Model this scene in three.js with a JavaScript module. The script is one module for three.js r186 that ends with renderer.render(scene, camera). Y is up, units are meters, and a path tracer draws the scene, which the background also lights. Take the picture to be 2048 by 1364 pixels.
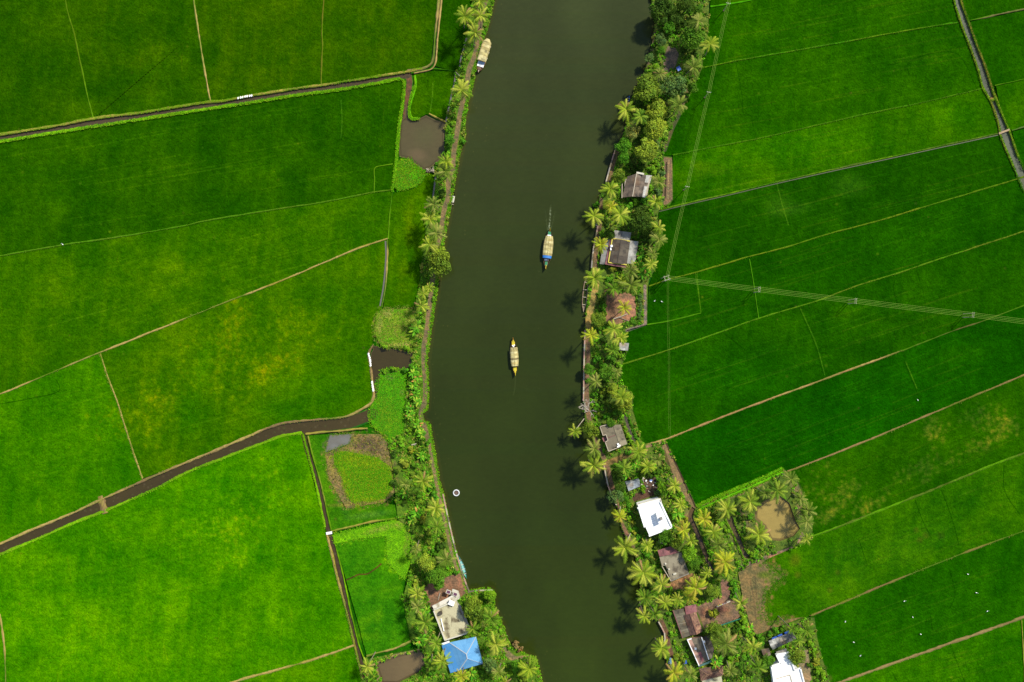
import * as THREE from 'three';
import { mergeGeometries } from 'three/addons/utils/BufferGeometryUtils.js';

// ---------------------------------------------------------------- camera, sky, sun, exposure
const H = 306.4, S = 0.2, CX = 1024, CY = 682;           // flying height; metres per map unit; the map's middle lies under the camera
const scene = new THREE.Scene();
const camera = new THREE.PerspectiveCamera(48, 1024 / 682, 1, 9000);
camera.position.set(0, H, 0); camera.up.set(0, 0, -1); camera.lookAt(0, 0, 0);
const SUN = new THREE.Vector3(0.66, 1.02, -0.72).normalize();
{
  const w = 256, h = 128, d = new Float32Array(w * h * 4);
  for (let y = 0; y < h; y++) for (let x = 0; x < w; x++) {
    const el = (y / (h - 1) - 0.5) * Math.PI, up = Math.max(0, Math.sin(el)), a = x / w * Math.PI * 2;
    const cl = 0.5 + 0.28 * Math.sin(a * 3 + 5 * up) * Math.sin(a * 2 - 9 * up + 1) + 0.2 * Math.sin(a * 7 + 17 * up);   // broken cloud
    const t = Math.pow(1 - up, 2.2), c = Math.min(1, Math.max(0, (cl - 0.35) * 2)) * 0.75, i = (y * w + x) * 4;
    const blue = [0.17 + 0.5 * t, 0.34 + 0.42 * t, 0.72 + 0.2 * t];
    const white = [0.92, 0.93, 0.95];
    for (let k = 0; k < 3; k++) d[i + k] = el < 0 ? [0.10, 0.14, 0.07][k] : (blue[k] * (1 - c) + white[k] * c) * 0.62;
    d[i + 3] = 1;
  }
  const sky = new THREE.DataTexture(d, w, h, THREE.RGBAFormat, THREE.FloatType);
  sky.mapping = THREE.EquirectangularReflectionMapping; sky.magFilter = THREE.LinearFilter; sky.needsUpdate = true;
  scene.background = sky; scene.environment = sky;
}
const sun = new THREE.DirectionalLight(new THREE.Color(1.0, 0.945, 0.85), 4.6);
sun.position.copy(SUN).multiplyScalar(400); sun.castShadow = true; sun.shadow.radius = 7;
Object.assign(sun.shadow.camera, { left: -260, right: 260, top: 260, bottom: -260, near: 10, far: 900 });
sun.shadow.mapSize.set(4096, 4096);
scene.add(sun, sun.target);
const renderer = new THREE.WebGLRenderer({ antialias: true });
renderer.setSize(1024, 682);
renderer.toneMapping = THREE.LinearToneMapping; renderer.toneMappingExposure = 1.3;
renderer.shadowMap.enabled = true;

// ---------------------------------------------------------------- helpers
let seed = 7;
const rnd = () => { seed = (seed + 0x6d2b79f5) | 0; let t = Math.imul(seed ^ (seed >>> 15), 1 | seed); t = (t + Math.imul(t ^ (t >>> 7), 61 | t)) ^ t; return ((t ^ (t >>> 14)) >>> 0) / 4294967296; };
const rr = (a, b) => a + (b - a) * rnd();
const pick = (a) => a[Math.floor(rnd() * a.length)];
const hash = (x, y) => { let n = Math.imul(x, 374761393) + Math.imul(y, 668265263) | 0; n = Math.imul(n ^ (n >>> 13), 1274126177); return ((n ^ (n >>> 16)) >>> 0) / 4294967296; };
const vnoise = (x, y) => { const ix = Math.floor(x), iy = Math.floor(y); let fx = x - ix, fy = y - iy; fx = fx * fx * (3 - 2 * fx); fy = fy * fy * (3 - 2 * fy); const a = hash(ix, iy), b = hash(ix + 1, iy), c = hash(ix, iy + 1), d = hash(ix + 1, iy + 1); return a + (b - a) * fx + (c - a) * fy + (a - b - c + d) * fx * fy; };
const fbm = (x, y, o = 3) => { let s = 0, a = 0.5, n = 0; for (let i = 0; i < o; i++) { s += a * vnoise(x, y); n += a; a *= 0.5; x = x * 2.03 + 17.1; y = y * 2.03 + 9.7; } return s / n; };
const P = (s) => s.trim().split(/\s+/).map((t) => t.split(',').map(Number));            // "x,y x,y" -> points on the map
const V = (x, y, h = 0) => { const k = S * (H - h) / H; return new THREE.Vector3((x - CX) * k, h, (y - CY) * k); };   // map position of something seen at height h
const K = 1.45;                                                                         // sunlit brightness of a level surface, for base colours
const lin = (c) => { c /= 255; return c <= 0.04045 ? c / 12.92 : Math.pow((c + 0.055) / 1.055, 2.4); };
const srgb = (l) => 255 * (l <= 0.0031308 ? l * 12.92 : 1.055 * Math.pow(l, 1 / 2.4) - 0.055);
const base = (r, g, b) => [lin(r) / K, lin(g) / K, lin(b) / K];
const css = (c, a = 1) => { const b = base(...c); return `rgba(${b.map((v) => Math.round(srgb(v))).join(',')},${a})`; };
const C3 = (c) => new THREE.Color().setRGB(...base(...c));
const names = new Map();
const numbered = (n) => { const k = names.get(n) || 0; names.set(n, k + 1); return k ? `${n}_${String(k).padStart(3, '0')}` : n; };
function tag(o, label, category, group, kind) {
  o.userData.label = label;
  if (category) o.userData.category = category;
  if (group) o.userData.group = group;
  if (kind) o.userData.kind = kind;
  return o;
}
const shade = (m) => { m.castShadow = true; m.receiveShadow = true; return m; };
function thing(name, pos, turn = 0) { const g = new THREE.Group(); g.name = numbered(name); g.position.copy(pos); g.rotation.y = turn; scene.add(g); return g; }
function part(name, geo, mat, parent) { const m = shade(new THREE.Mesh(geo, mat)); m.name = name; parent.add(m); return m; }
function top(name, geo, mat) { const m = shade(new THREE.Mesh(geo, mat)); m.name = numbered(name); scene.add(m); return m; }
function buf(pos, idx, uv, col, uv1) {
  const g = new THREE.BufferGeometry();
  g.setAttribute('position', new THREE.BufferAttribute(new Float32Array(pos), 3));
  if (uv) g.setAttribute('uv', new THREE.BufferAttribute(new Float32Array(uv), 2));
  if (uv1) g.setAttribute('uv1', new THREE.BufferAttribute(new Float32Array(uv1), 2));
  if (col) g.setAttribute('color', new THREE.BufferAttribute(new Float32Array(col), 3));
  if (idx) g.setIndex(idx);
  g.computeVertexNormals();
  return g;
}
const inside = (x, y, p) => { let c = false; for (let i = 0, j = p.length - 1; i < p.length; j = i++) if ((p[i][1] > y) !== (p[j][1] > y) && x < (p[j][0] - p[i][0]) * (y - p[i][1]) / (p[j][1] - p[i][1]) + p[i][0]) c = !c; return c; };
function wavy(pts, amp, step = 4, closed = true, sd = 0) {                                // uneven natural outline
  const out = [], n = pts.length;
  for (let i = 0; i < (closed ? n : n - 1); i++) {
    const a = pts[i], b = pts[(i + 1) % n], L = Math.hypot(b[0] - a[0], b[1] - a[1]), m = Math.max(1, Math.round(L / step)), nx = -(b[1] - a[1]) / (L || 1), ny = (b[0] - a[0]) / (L || 1);
    for (let k = 0; k < m; k++) { const t = k / m, x = a[0] + (b[0] - a[0]) * t, y = a[1] + (b[1] - a[1]) * t, j = (fbm(x * 0.16 + sd, y * 0.16, 2) - 0.5) * 2 * amp; out.push([x + nx * j, y + ny * j]); }
  }
  if (!closed) out.push(pts[n - 1]);
  return out;
}
function smooth(pts, step = 4) {
  const c = new THREE.CatmullRomCurve3(pts.map((p) => new THREE.Vector3(p[0], 0, p[1])), false, 'centripetal');
  return c.getSpacedPoints(Math.max(2, Math.round(c.getLength() / step))).map((v) => [v.x, v.z]);
}
const GREEN = base(70, 128, 10);
const MW = 2048, MH = 1364;
// A sheet or block of ground: outline on the map, top at h1, sides down to h0.
function slab(name, pts, h0, h1, mat, holes = []) {
  const pos = [], uv = [], uv1 = [], idx = [];
  const v2 = (p) => p.map((q) => new THREE.Vector2(q[0], q[1]));
  const rings = [pts, ...holes], tri = THREE.ShapeUtils.triangulateShape(v2(pts), holes.map(v2)), all = rings.flat();
  const add = (q, h) => { const w = V(q[0], q[1], h1); pos.push(w.x, h, w.z); uv.push(q[0] / MW, 1 - q[1] / MH); uv1.push(w.x / 10, -w.z / 10); };
  all.forEach((q) => add(q, h1));
  for (const t of tri) { const [a, b, c] = t.map((i) => all[i]); const s = (b[0] - a[0]) * (c[1] - a[1]) - (b[1] - a[1]) * (c[0] - a[0]); idx.push(...(s < 0 ? t : [t[0], t[2], t[1]])); }
  if (h0 < h1) for (const r of rings) for (let i = 0; i < r.length; i++) { const a = r[i], b = r[(i + 1) % r.length], n = pos.length / 3; add(a, h1); add(b, h1); add(b, h0); add(a, h0); idx.push(n, n + 1, n + 2, n, n + 2, n + 3); }
  return top(name, buf(pos, idx, uv, null, uv1), mat);
}
// A ridge of earth or grass along a line: rounded section, uneven width, two tones of soil and grass mixed along it.
function ridge(name, line, width, h0, h1, tones, opt = {}) {
  const pts = smooth(line, 3), pos = [], col = [], idx = [], n = 7, sd = rnd() * 99, cs = tones.map((c) => base(...c));
  for (let i = 0; i < pts.length; i++) {
    const a = pts[Math.max(0, i - 1)], b = pts[Math.min(pts.length - 1, i + 1)], L = Math.hypot(b[0] - a[0], b[1] - a[1]) || 1, nx = -(b[1] - a[1]) / L, ny = (b[0] - a[0]) / L;
    const over = Math.min(1, Math.max(0, (fbm(i * 0.033 + sd * 2, 11.3, 3) - 0.56) * 7)), ww = width * (0.5 + 0.95 * fbm(i * 0.28 + sd, 3.1, 3)) * (1 - 0.35 * over), mid = (fbm(i * 0.11 + sd, 7.7, 2) - 0.5) * (opt.sway ?? 1.2);
    for (let k = 0; k < n; k++) {
      const t = k / (n - 1) * 2 - 1, x = pts[i][0] + nx * (t * ww / 2 + mid), y = pts[i][1] + ny * (t * ww / 2 + mid), hh = h0 + (h1 - h0) * Math.pow(1 - Math.pow(Math.abs(t), 3), 0.8) + (vnoise(i * 0.9 + sd, k * 1.3) - 0.5) * 0.12 * (Math.abs(t) < 0.95 ? 1 : 0);
      const w = V(x, y, hh); pos.push(w.x, hh, w.z);
      const long = fbm(i * 0.05 + sd, k * 0.15, 2), fine = vnoise(i * 0.7 + sd * 3, k * 1.9), m = Math.min(1, Math.max(0, (long - 0.5) * 3.2 + 0.5 + (fine - 0.5) * 0.9 + (opt.rim ? Math.abs(t) * opt.rim - opt.rim / 2 : 0))), f = 0.72 + 0.55 * vnoise(i * 1.3 + sd, k * 2.7);
      const gr = over * (0.5 + 0.5 * vnoise(i * 0.9 + sd, k * 3.3)); for (let c = 0; c < 3; c++) col.push(((cs[0][c] * (1 - m) + cs[1][c] * m) * (1 - gr) + GREEN[c] * gr) * f);
      if (i && k) { const q = i * n + k; idx.push(q - n - 1, q - n, q, q - n - 1, q, q - 1); }
    }
  }
  const g = buf(pos, idx, null, col); if (g.attributes.normal.getY(n * 2 + 3) < 0) { for (let i = 0; i < idx.length; i += 3) { const t = idx[i]; idx[i] = idx[i + 1]; idx[i + 1] = t; } g.setIndex(idx); g.computeVertexNormals(); }
  return top(name, g, M.tinted);
}
// A flat strip of water along a line.
function strip(name, line, width, h, mat) {
  const pts = smooth(line, 5), L = [], R = [];
  pts.forEach((p, i) => { const a = pts[Math.max(0, i - 1)], b = pts[Math.min(pts.length - 1, i + 1)], l = Math.hypot(b[0] - a[0], b[1] - a[1]) || 1, nx = -(b[1] - a[1]) / l, ny = (b[0] - a[0]) / l, w = (Array.isArray(width) ? width[0] + (width[1] - width[0]) * i / (pts.length - 1) : width) / 2; L.push([p[0] + nx * w, p[1] + ny * w]); R.push([p[0] - nx * w, p[1] - ny * w]); });
  return slab(name, [...L, ...R.reverse()], h, h, mat);
}
const band = (line, w) => { const pts = smooth(line, 5), L = [], R = []; pts.forEach((p, i) => { const a = pts[Math.max(0, i - 1)], b = pts[Math.min(pts.length - 1, i + 1)], l = Math.hypot(b[0] - a[0], b[1] - a[1]) || 1, nx = -(b[1] - a[1]) / l, ny = (b[0] - a[0]) / l; L.push([p[0] + nx * w / 2, p[1] + ny * w / 2]); R.push([p[0] - nx * w / 2, p[1] - ny * w / 2]); }); return [...L, ...R.reverse()]; };

// ---------------------------------------------------------------- the lie of the land (map lines)
const bundA = P('129,-90 131,0 140,40 147,62 158,115 168,160 178,205 187,240');
const bundB = P('383,-90 388,0 393,40 401,90 411,150 421,204');
const bundC = P('652,-90 647,0 644,66 645,94 643,131 642,170');
const dykeN = P('-90,284 0,269 124,249 185,237 281,225 422,203 440,202 503,191 604,175 644,170 745,154 815,143 845,137');
const canal1 = P('-90,290 0,275.5 124,255.5 188,245 305,227.5 422,210 440,208.5 496,199 604,181.5 675,172 768,157 816,151');
const canalS = P('-90,297 0,283 124,263 188,253 305,235 422,217 496,206 604,189 675,180 768,164 800,158 809,163');
const bundD = P('-90,528 0,512 124,490 235,474 375,450 400,444 529,422 658,402 747,384.5 785,380');
const bundE = P('-90,822 0,788 47,769 141,729 200,705 270,677 375,635 465,599 564,561 646,526 728,492 775,477');
const bundF = P('775,478 775,511 771,570 764,614');
const bundG = P('200,707 216,755 235,806 249,849 272,920 285,957');
const bund2 = P('-90,1128 0,1088 70,1057 141,1028 209,996 285,962 352,933 434,900 494,874 541,854 564,847 635,839 696,832 728,816 742,806 747,792 744,765 741,735 738,706 746,690');
const edge2 = P('-90,1150 0,1109 70,1080 138,1050 204,1024 305,980 380,942 442,918 531,884 564,872 604,866');
const canal2 = P('-90,1139 0,1099 70,1069 139,1039 207,1010 297,971 368,938 450,902 536,869 570,860 640,852 700,845 745,828');
const canal3 = P('606,866 614,900 632,958 656,1058 660,1070 680,1150 697,1225 711,1285 724,1335 734,1372');
const bund3 = P('654,1070 674,1152 695,1232 708,1287 719,1332 726,1364 733,1400');
const bundH = P('380,1396 470,1363 564,1337 635,1316 709,1290');
const r0 = P('1421,13 1450,9 1497,1 1560,-14');
const r1 = P('1403,136 1464,123 1544,109 1675,86 1763,70 1880,50 1916,45');
const r2 = P('1346,310 1431,293 1511,278 1605,257 1699,235 1780,218 1826,209 1966,177');
const r3 = P('1318,420 1366,408 1445,390 1558,363 1652,342 1780,314 1996,267');
const r4 = P('1298,572 1333,560 1391,545 1499,513 1570,495 1652,469 1732,448 1780,435 1838,417 1901,398 2037,357 2140,325');
const r5 = P('1294,650 1338,642 1402,626');
const r6 = P('1244,729 1298,712 1352,695 1416,673 1479,650 1517,637 1597,613 1639,600 1709,573 1803,544 1873,520 1943,497 2028,469 2140,430');
const r7 = P('1291,890 1329,879 1404,850 1510,809 1639,762 1720,732 1805,701 1861,679 1908,661 1967,642 2048,611 2140,576');
const r8 = P('1575,943 1662,910 1737,880 1861,828 1932,798 2048,750 2140,712');
const r9 = P('1624,1073 1671,1056 1732,1032 1803,1004 1885,971 1990,928 2048,906 2140,870');
const r10 = P('1622,1231 1744,1180 1826,1146 1967,1091 2048,1062 2140,1026');
const r11 = P('1640,1378 1681,1364 1803,1321 1896,1288 1990,1255 2048,1234 2140,1200');
const canalRL = P('1893,-90 1908,0 1915,26 1927,61 1943,101 1957,143 1965,174 1981,202 1997,249 2002,274 2021,320 2035,352 2048,382 2100,500');
const canalRR = P('1905,-90 1922,0 1936,40 1957,98 1971,134 1988,188 2002,223 2016,256 2037,314 2048,340 2110,480');
const leftShore = P('1003,-90 988,0 968,76 955,118 947,162 935,210 929,248 930,268 920,307 911,354 903,402 893,455 885,500 878,545 872,594 866,632 858,690 853,728 855,738 856,786 854,818 846,826 848,841 857,845 865,881 872,915 878,957 886,986 897,1039 912,1104 928,1155 936,1183 948,1180 985,1179 989,1216 1005,1247 1020,1288 1051,1308 1071,1317 1079,1345 1083,1362 1092,1430');
const leftBack = P('730,1430 722,1345 735,1318 790,1307 838,1297 822,1280 815,1250 806,1200 812,1170 822,1130 822,1068 810,1050 795,1035 790,985 785,930 775,885 808,862 813,780 818,745 822,730 826,705 833,668 828,617 833,594 838,575 840,560 843,531 851,470 850,431 857,406 867,392 870,345 864,331 878,322 888,311 889,297 892,243 901,200 910,162 910,141 919,135 922,114 933,74 944,0 955,-90');
const rightShore = P('1290,-90 1303,0 1312,40 1308,60 1303,95 1290,140 1280,160 1262,200 1248,267 1234,291 1225,320 1213,364 1199,394 1196,448 1186,504 1183,536 1177,560 1176,589 1171,627 1170,660 1168,731 1167,802 1170,840 1182,872 1195,900 1205,925 1210,940 1218,977 1234,1010 1243,1054 1250,1070 1262,1092 1271,1111 1276,1150 1283,1190 1300,1225 1316,1242 1330,1271 1326,1290 1335,1330 1342,1364 1352,1430');
const rightBack = P('1675,1430 1656,1352 1645,1317 1635,1278 1629,1235 1608,1236 1556,1255 1511,1272 1498,1247 1484,1200 1474,1144 1537,1112 1585,1097 1624,1078 1627,1034 1608,994 1596,966 1578,946 1566,936 1393,1012 1364,950 1349,918 1331,881 1292,889 1281,880 1275,851 1266,821 1266,790 1243,763 1241,738 1255,702 1250,666 1254,660 1294,649 1296,573 1298,559 1312,536 1316,480 1316,430 1318,420 1340,409 1346,399 1346,341 1344,314 1327,312 1339,267 1352,235 1376,199 1383,185 1404,137 1407,114 1417,60 1418,16 1424,-90');
const rev = (a) => [...a].reverse();
const eastOf = (line, x) => line.filter((p) => p[0] > x);
// outlines of the rice fields, with the colour of each crop
const fields = [
  ['upper corner rice field beside the long canal', [...P('-90,-90'), ...bundA, ...rev(dykeN.slice(0, 4))], [28, 102, 0]],
  ['rice field between two thin bunds above the long canal', [...bundB, ...rev(dykeN.slice(3, 6)), ...rev(bundA)], [28, 102, 0]],
  ['rice field with faint olive streaks above the canal', [...bundC, ...rev(dykeN.slice(6, 10)), ...rev(bundB)], [32, 103, 0]],
  ['rice field against the brown double dyke', [...P('880,-90 876,0 868,66 861,126 852,133 815,141 745,152'), ...P('642,170'), ...rev(bundC)], [32, 103, 0]],
  ['broad dark rice field below the long canal', [...canalS, ...P('806,205 800,240 794,290 791,315 785,381'), ...rev(bundD)], [22, 100, 0]],
  ['sloping rice field between two thin bunds', [...bundD, ...P('779,420 775,477'), ...rev(bundE)], [38, 116, 0]],
  ['rice field corner above the wide canal', [...bundE.slice(0, 5), ...bundG, ...rev(bund2.slice(0, 6))], [48, 126, 0]],
  ['rice field with wide yellow patches', [...rev(bundG), ...bundE.slice(4), ...bundF, ...P('752,632 748,668 744,690'), ...rev(bund2.slice(6, 19))], [44, 121, 0]],
  ['pale rice field below the wide canal', [...edge2, ...P('625,958 649,1054 653,1070 673,1152 694,1232 707,1287'), ...rev(bundH), ...P('300,1430 -90,1430')], [56, 139, 0]],
  ['rice field in the bottom corner below the straight bund', [...bundH, ...P('717,1330 727,1380 730,1430 300,1430')], [56, 134, 0]],
  ['rice field ringing the weedy island', P('615,871 660,868 652,905 655,950 672,985 690,1017 720,1012 770,1006 790,1010 795,1034 740,1043 700,1053 664,1061 642,975'), [52, 128, 10]],
  ['small rice field beside the straight ditch', P('670,1086 720,1078 771,1072 775,1128 796,1150 806,1175 808,1215 815,1250 822,1279 795,1294 733,1312 716,1245 692,1160'), [50, 135, 8]],
  ['narrow rice strip along the palm levee', P('786,389 790,385 825,378 843,366 850,352 862,345 870,350 866,395 856,415 850,432 851,470 843,531 838,575 831,600 826,617 766,617 773,570 777,511 777,477 780,420'), [40, 116, 0]],
  ['rice strip between the double dyke and the levee', P('890,-90 884,0 876,66 870,132 905,141 919,135 933,74 944,0 955,-90'), [24, 96, 0]],
  ['small rice plot above the square pond', P('829,149 845,146 868,141 908,143 909,162 900,200 891,240 868,231 852,228 838,236 822,237 818,215 824,190 830,170'), [30, 108, 0]],
  ['thin rice strip along the top edge', [...P('1424,-90'), ...rev(rev(r0)), ...P('1560,-90')], [26, 104, 0]],
  ['rice field with thin drag lines at the top', [...r0, ...P('1580,-90 1893,-90'), ...canalRL.slice(1, 4), ...rev(r1), ...P('1407,114 1417,60')], [20, 104, 0]],
  ['rice field with trampled lines under the wires', [...r1, ...canalRL.slice(4, 7), ...rev(r2), ...P('1327,312 1339,267 1352,235 1376,199')], [20, 104, 0]],
  ['bright rice field beside the grey canal', [...r2, ...canalRL.slice(7, 9), ...rev(r3), ...P('1346,399')], [30, 112, 0]],
  ['dark rice field crossed by the power line', [...r3, ...canalRL.slice(9, 12), ...rev(r4).slice(1), ...P('1312,536 1316,480')], [11, 90, 0]],
  ['dark rice field around the concrete double pole', [...r4, ...rev(r6), ...P('1255,702 1250,666 1294,649')], [9, 92, 0]],
  ['wide dark rice field above the tan bund', [...r6, ...rev(r7), ...P('1281,880 1275,851 1266,821 1266,790 1243,763')], [14, 96, 0]],
  ['dark rice field above the fish pond', [...r7, ...rev(r8), ...P('1566,936 1393,1012 1364,950 1349,918')], [5, 92, 0]],
  ['rice field with dry brown patches', [...r8, ...rev(r9), ...P('1627,1034 1608,994 1596,966')], [20, 100, 0]],
  ['rice field beside the bare mud corner', [...r9, ...rev(r10), ...P('1608,1236 1556,1254 1514,1270 1500,1247 1486,1200 1477,1144 1537,1112 1585,1097')], [34, 116, 2]],
  ['rice field dotted with white egrets', [...r10, ...rev(r11), ...P('1656,1352 1645,1317 1635,1278')], [16, 106, 0]],
  ['rice field in the lower corner below the wide bund', [...r11, ...P('2140,1430 1640,1430')], [30, 120, 0]],
  ['rice field in the top corner beyond the grey canal', [...P('1905,-90'), ...canalRR.slice(1, 3), ...P('1941,41 2048,19 2140,0 2140,-90')], [20, 102, 0]],
  ['rice field between side ditches beyond the grey canal', [...P('1941,43'), ...canalRR.slice(3, 5), ...P('1982,172 1992,170 2048,158 2140,138 2140,2 2048,21')], [18, 102, 0]],
  ['small rice field near the plank bridge', [...P('1992,172'), ...canalRR.slice(6, 8), ...P('2025,261 2048,255 2140,234 2140,140 2048,160')], [30, 112, 0]],
  ['rice field at the edge below the plank bridge', [...P('2025,263 2037,314 2048,340 2110,480 2140,480 2140,237 2048,257')], [12, 100, 0]],
];
const squarePond = P('812,205 809,235 801,241 797,286 799,314 819,317 834,331 848,340 862,335 878,321 888,311 889,265 892,244 872,240 852,230 838,237 824,239 816,232');
const gapPond = P('744,690 746,700 742,706 742,738 748,795 754,800 760,750 772,748 800,742 821,733 826,706 807,700 766,696');
const cornerPond = P('752,1327 790,1312 838,1300 850,1310 848,1335 835,1346 795,1366 764,1366');
const fishPond = P('1510,1017 1531,1000 1560,992 1579,1006 1590,1038 1600,1057 1588,1072 1560,1082 1541,1080 1528,1053 1510,1038');
const sideDitch = band(P('1458,1034 1470,1060 1484,1090 1494,1116'), 12);
const lane = band(P('1388,1016 1381,1030 1392,1060 1408,1100 1424,1142'), 9);
const puddle = P('660,870 703,868 699,887 680,895 650,905 655,885');
const mudIsle = P('703,868 762,868 775,885 785,930 790,985 770,1005 720,1012 692,1017 672,985 655,950 652,905 680,896 699,888');
const isle = P('667,905 690,902 720,908 755,915 782,935 786,975 768,998 735,1003 705,1004 692,990 684,955 668,928');
const weedBed = P('762,744 775,737 790,738 810,742 813,776 808,864 778,883 768,868 745,852 739,833 743,807 752,800 756,790 752,766');
const weedPatch = P('766,618 826,617 834,640 833,668 824,704 807,699 790,694 765,695 748,667 753,628');
const weedCorner = P('801,317 820,317 836,332 850,341 862,345 850,352 842,366 825,376 796,382 787,372 790,335');
const weedStrip = P('664,1070 720,1056 785,1040 800,1042 812,1052 822,1070 820,1132 808,1160 797,1150 775,1127 772,1072 720,1077 671,1087');
const bareMud = P('1476,1144 1529,1117 1545,1135 1564,1154 1545,1171 1533,1183 1530,1215 1537,1243 1608,1234 1556,1254 1512,1271 1499,1247 1486,1200');
const leftLand = [...leftShore, ...leftBack], rightLand = [...rightShore, ...rightBack];

// ---------------------------------------------------------------- ground cover map: soil, crop and water colours over the whole area
const canvas = document.createElement('canvas'); canvas.width = MW; canvas.height = MH;
const cls = document.createElement('canvas'); cls.width = MW; cls.height = MH;         // what grows where: red field, green land, blue water
const ctx = canvas.getContext('2d'), ctk = cls.getContext('2d');
const fill = (p, c, k) => { for (const [x, s] of [[ctx, c], [ctk, k]]) { if (!s) continue; x.fillStyle = s; x.beginPath(); p.forEach((q, i) => (i ? x.lineTo(q[0], q[1]) : x.moveTo(q[0], q[1]))); x.closePath(); x.fill(); } };
const draw = (p, w, c, a = 1, x = ctx) => { x.strokeStyle = typeof c === 'string' ? c : css(c, a); x.lineWidth = w; x.lineCap = 'round'; x.lineJoin = 'round'; x.beginPath(); p.forEach((q, i) => (i ? x.lineTo(q[0], q[1]) : x.moveTo(q[0], q[1]))); x.stroke(); };
const blot = (x, y, r, c, a = 1, ry = r, turn = 0) => { ctx.save(); ctx.translate(x, y); ctx.rotate(turn); ctx.scale(1, ry / r); const g = ctx.createRadialGradient(0, 0, 0, 0, 0, r); g.addColorStop(0, css(c, a)); g.addColorStop(0.45, css(c, a * 0.7)); g.addColorStop(1, css(c, 0)); ctx.fillStyle = g; ctx.fillRect(-r, -r, 2 * r, 2 * r); ctx.restore(); };
const ragged = (s, c, a, n = 60) => P(s).forEach(([x, y, r, ry, t]) => { const an = (t || 0) * Math.PI / 180; for (let i = 0; i < n; i++) { const u = (rnd() + rnd() + rnd() - 1.5) * r, v = (rnd() + rnd() + rnd() - 1.5) * (ry || r), k = rr(1.5, 7); blot(x + u * Math.cos(an) - v * Math.sin(an), y + u * Math.sin(an) + v * Math.cos(an), k, c, a * rr(0.3, 1), k * rr(0.5, 1.6)); } });
const blots = (s, c, a) => P(s).forEach(([x, y, r, ry, t]) => blot(x, y, r, c, a, ry || r, (t || 0) * Math.PI / 180));
fill(P('0,0 2048,0 2048,1364 0,1364'), css([24, 100, 0]), '#f00');
for (const [, p, c] of fields) fill(p, css([c[0] + (c[1] < 125 ? 8 : 2), c[1] * (c[1] < 110 ? 0.87 : c[1] < 125 ? 0.9 : 0.95), c[2]]), '#f00');
// crop: riper and thinner patches, wet hollows
ragged('480,690,120,70,-60 430,740,70,80 520,745,80,45,-20 330,800,80,60 300,830,60 600,650,80,50 250,840,60,40', [104, 142, 0], 0.42, 170);
ragged('470,660,40,90,15 560,725,50,25,-15 455,690,30,60 520,745,30,20 330,800,25,20', [128, 146, 4], 0.34, 70);
blots('405,735,26,70,15 380,830,40,60 180,770,60,60 250,690,40,20 640,780,120,60 560,820,90,30', [38, 110, 0], 0.6);
ragged('530,1010,40,90,12 480,1020,60,60 420,1060,70,40 470,1110,40,30', [128, 172, 6], 0.45, 70);
blots('90,1250,190,120 330,1200,70,60 200,1320,140,60 480,1110,60,25,-20 545,1000,22,90,12 545,1230,20,55,-25 410,990,60,120,20', [92, 166, 0], 0.4);
blots('330,1150,40,90,10 230,1040,40,18,60 140,1085,18,50,-20 600,1190,70,60 640,1290,80,50 560,1120,40,20', [48, 124, 0], 0.55);
blots('590,70,70,90 480,60,60,120 570,110,40,90 230,90,120,120 740,60,70,80 500,150,120,40', [62, 104, 2], 0.35);
blots('400,520,160,60,-15 330,560,120,60,-15 120,600,140,70,-15 620,440,80,40', [70, 124, 0], 0.35);
blots('820,450,18,70 812,560,22,60 800,590,20,30', [84, 122, 2], 0.45);
blots('1420,340,45,18,-10 1400,330,25,14', [92, 128, 6], 0.7);
ragged('1870,860,26,30 1850,935,50,22,-20 1740,1010,40,16,-25 1690,990,40,18,-25 1965,835,45,26 2010,850,30,22 1960,890,70,14,-25 1655,1030,30,12,-30 1640,980,60,60', [112, 126, 34], 0.4, 80);
blots('1560,410,40,26 1580,420,60,16,-10 1700,370,50,30', [52, 108, 14], 0.5);
blots('1500,300,200,50,-12 1650,290,150,50,-12 1900,230,70,30', [52, 126, 0], 0.45);
blots('1690,1130,60,70 1600,1110,60,40 1820,1090,120,50,-20 1640,1190,40,40', [62, 124, 4], 0.45);
blots('1832,1060,8 1852,1070,10 1840,1080,9 1882,1072,10 1676,1145,8 1590,1120,16 1596,1150,10 1660,1180,8', [80, 84, 22], 0.45);
blots('1700,840,200,90,-20 1450,870,80,40 1500,760,200,80', [6, 84, 0], 0.4);
blots('740,1240,60,18,-25 780,1180,40,18,-30 720,1270,50,20', [104, 160, 10], 0.5);
blots('760,1155,50,40 750,1200,50,12,-25', [30, 112, 6], 0.5);
blots('680,990,14,60,-20 665,890,14,30 740,1030,60,10,-8', [62, 118, 52], 0.5);
// trodden lines through the crop
for (const s of ['1472,125 1480,165 1485,200 1488,229 1502,231 1506,252', '1818,150 1816,127 1911,106 1954,176', '1839,305 1845,330 1842,355 1830,368 1838,398', '1833,540 1845,580 1852,620 1848,655', '1873,680 1892,715 1898,745 1918,798', '1808,722 1830,775 1848,825', '1830,1000 1845,1040 1862,1075', '1883,980 1905,1040 1918,1090', '2008,930 2009,980 2040,1030', '1718,1080 1735,1130', '1900,1140 1910,1190 1900,1215', '1660,472 1662,500 1664,525 1655,530', '1794,548 1787,575 1794,605', '1597,614 1630,690 1648,752', '683,280 684,272 705,282 725,286 740,305', '113,760 119,780 60,797 0,808', '1735,455 1745,480 1750,500', '1490,700 1440,660', '1580,850 1600,900', '1905,1300 1920,1340 1930,1364', '1785,1345 1795,1364', '1860,1225 1865,1260'])
  draw(smooth(P(s), 4), 1.3, [6, 62, 0], 0.75);
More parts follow.
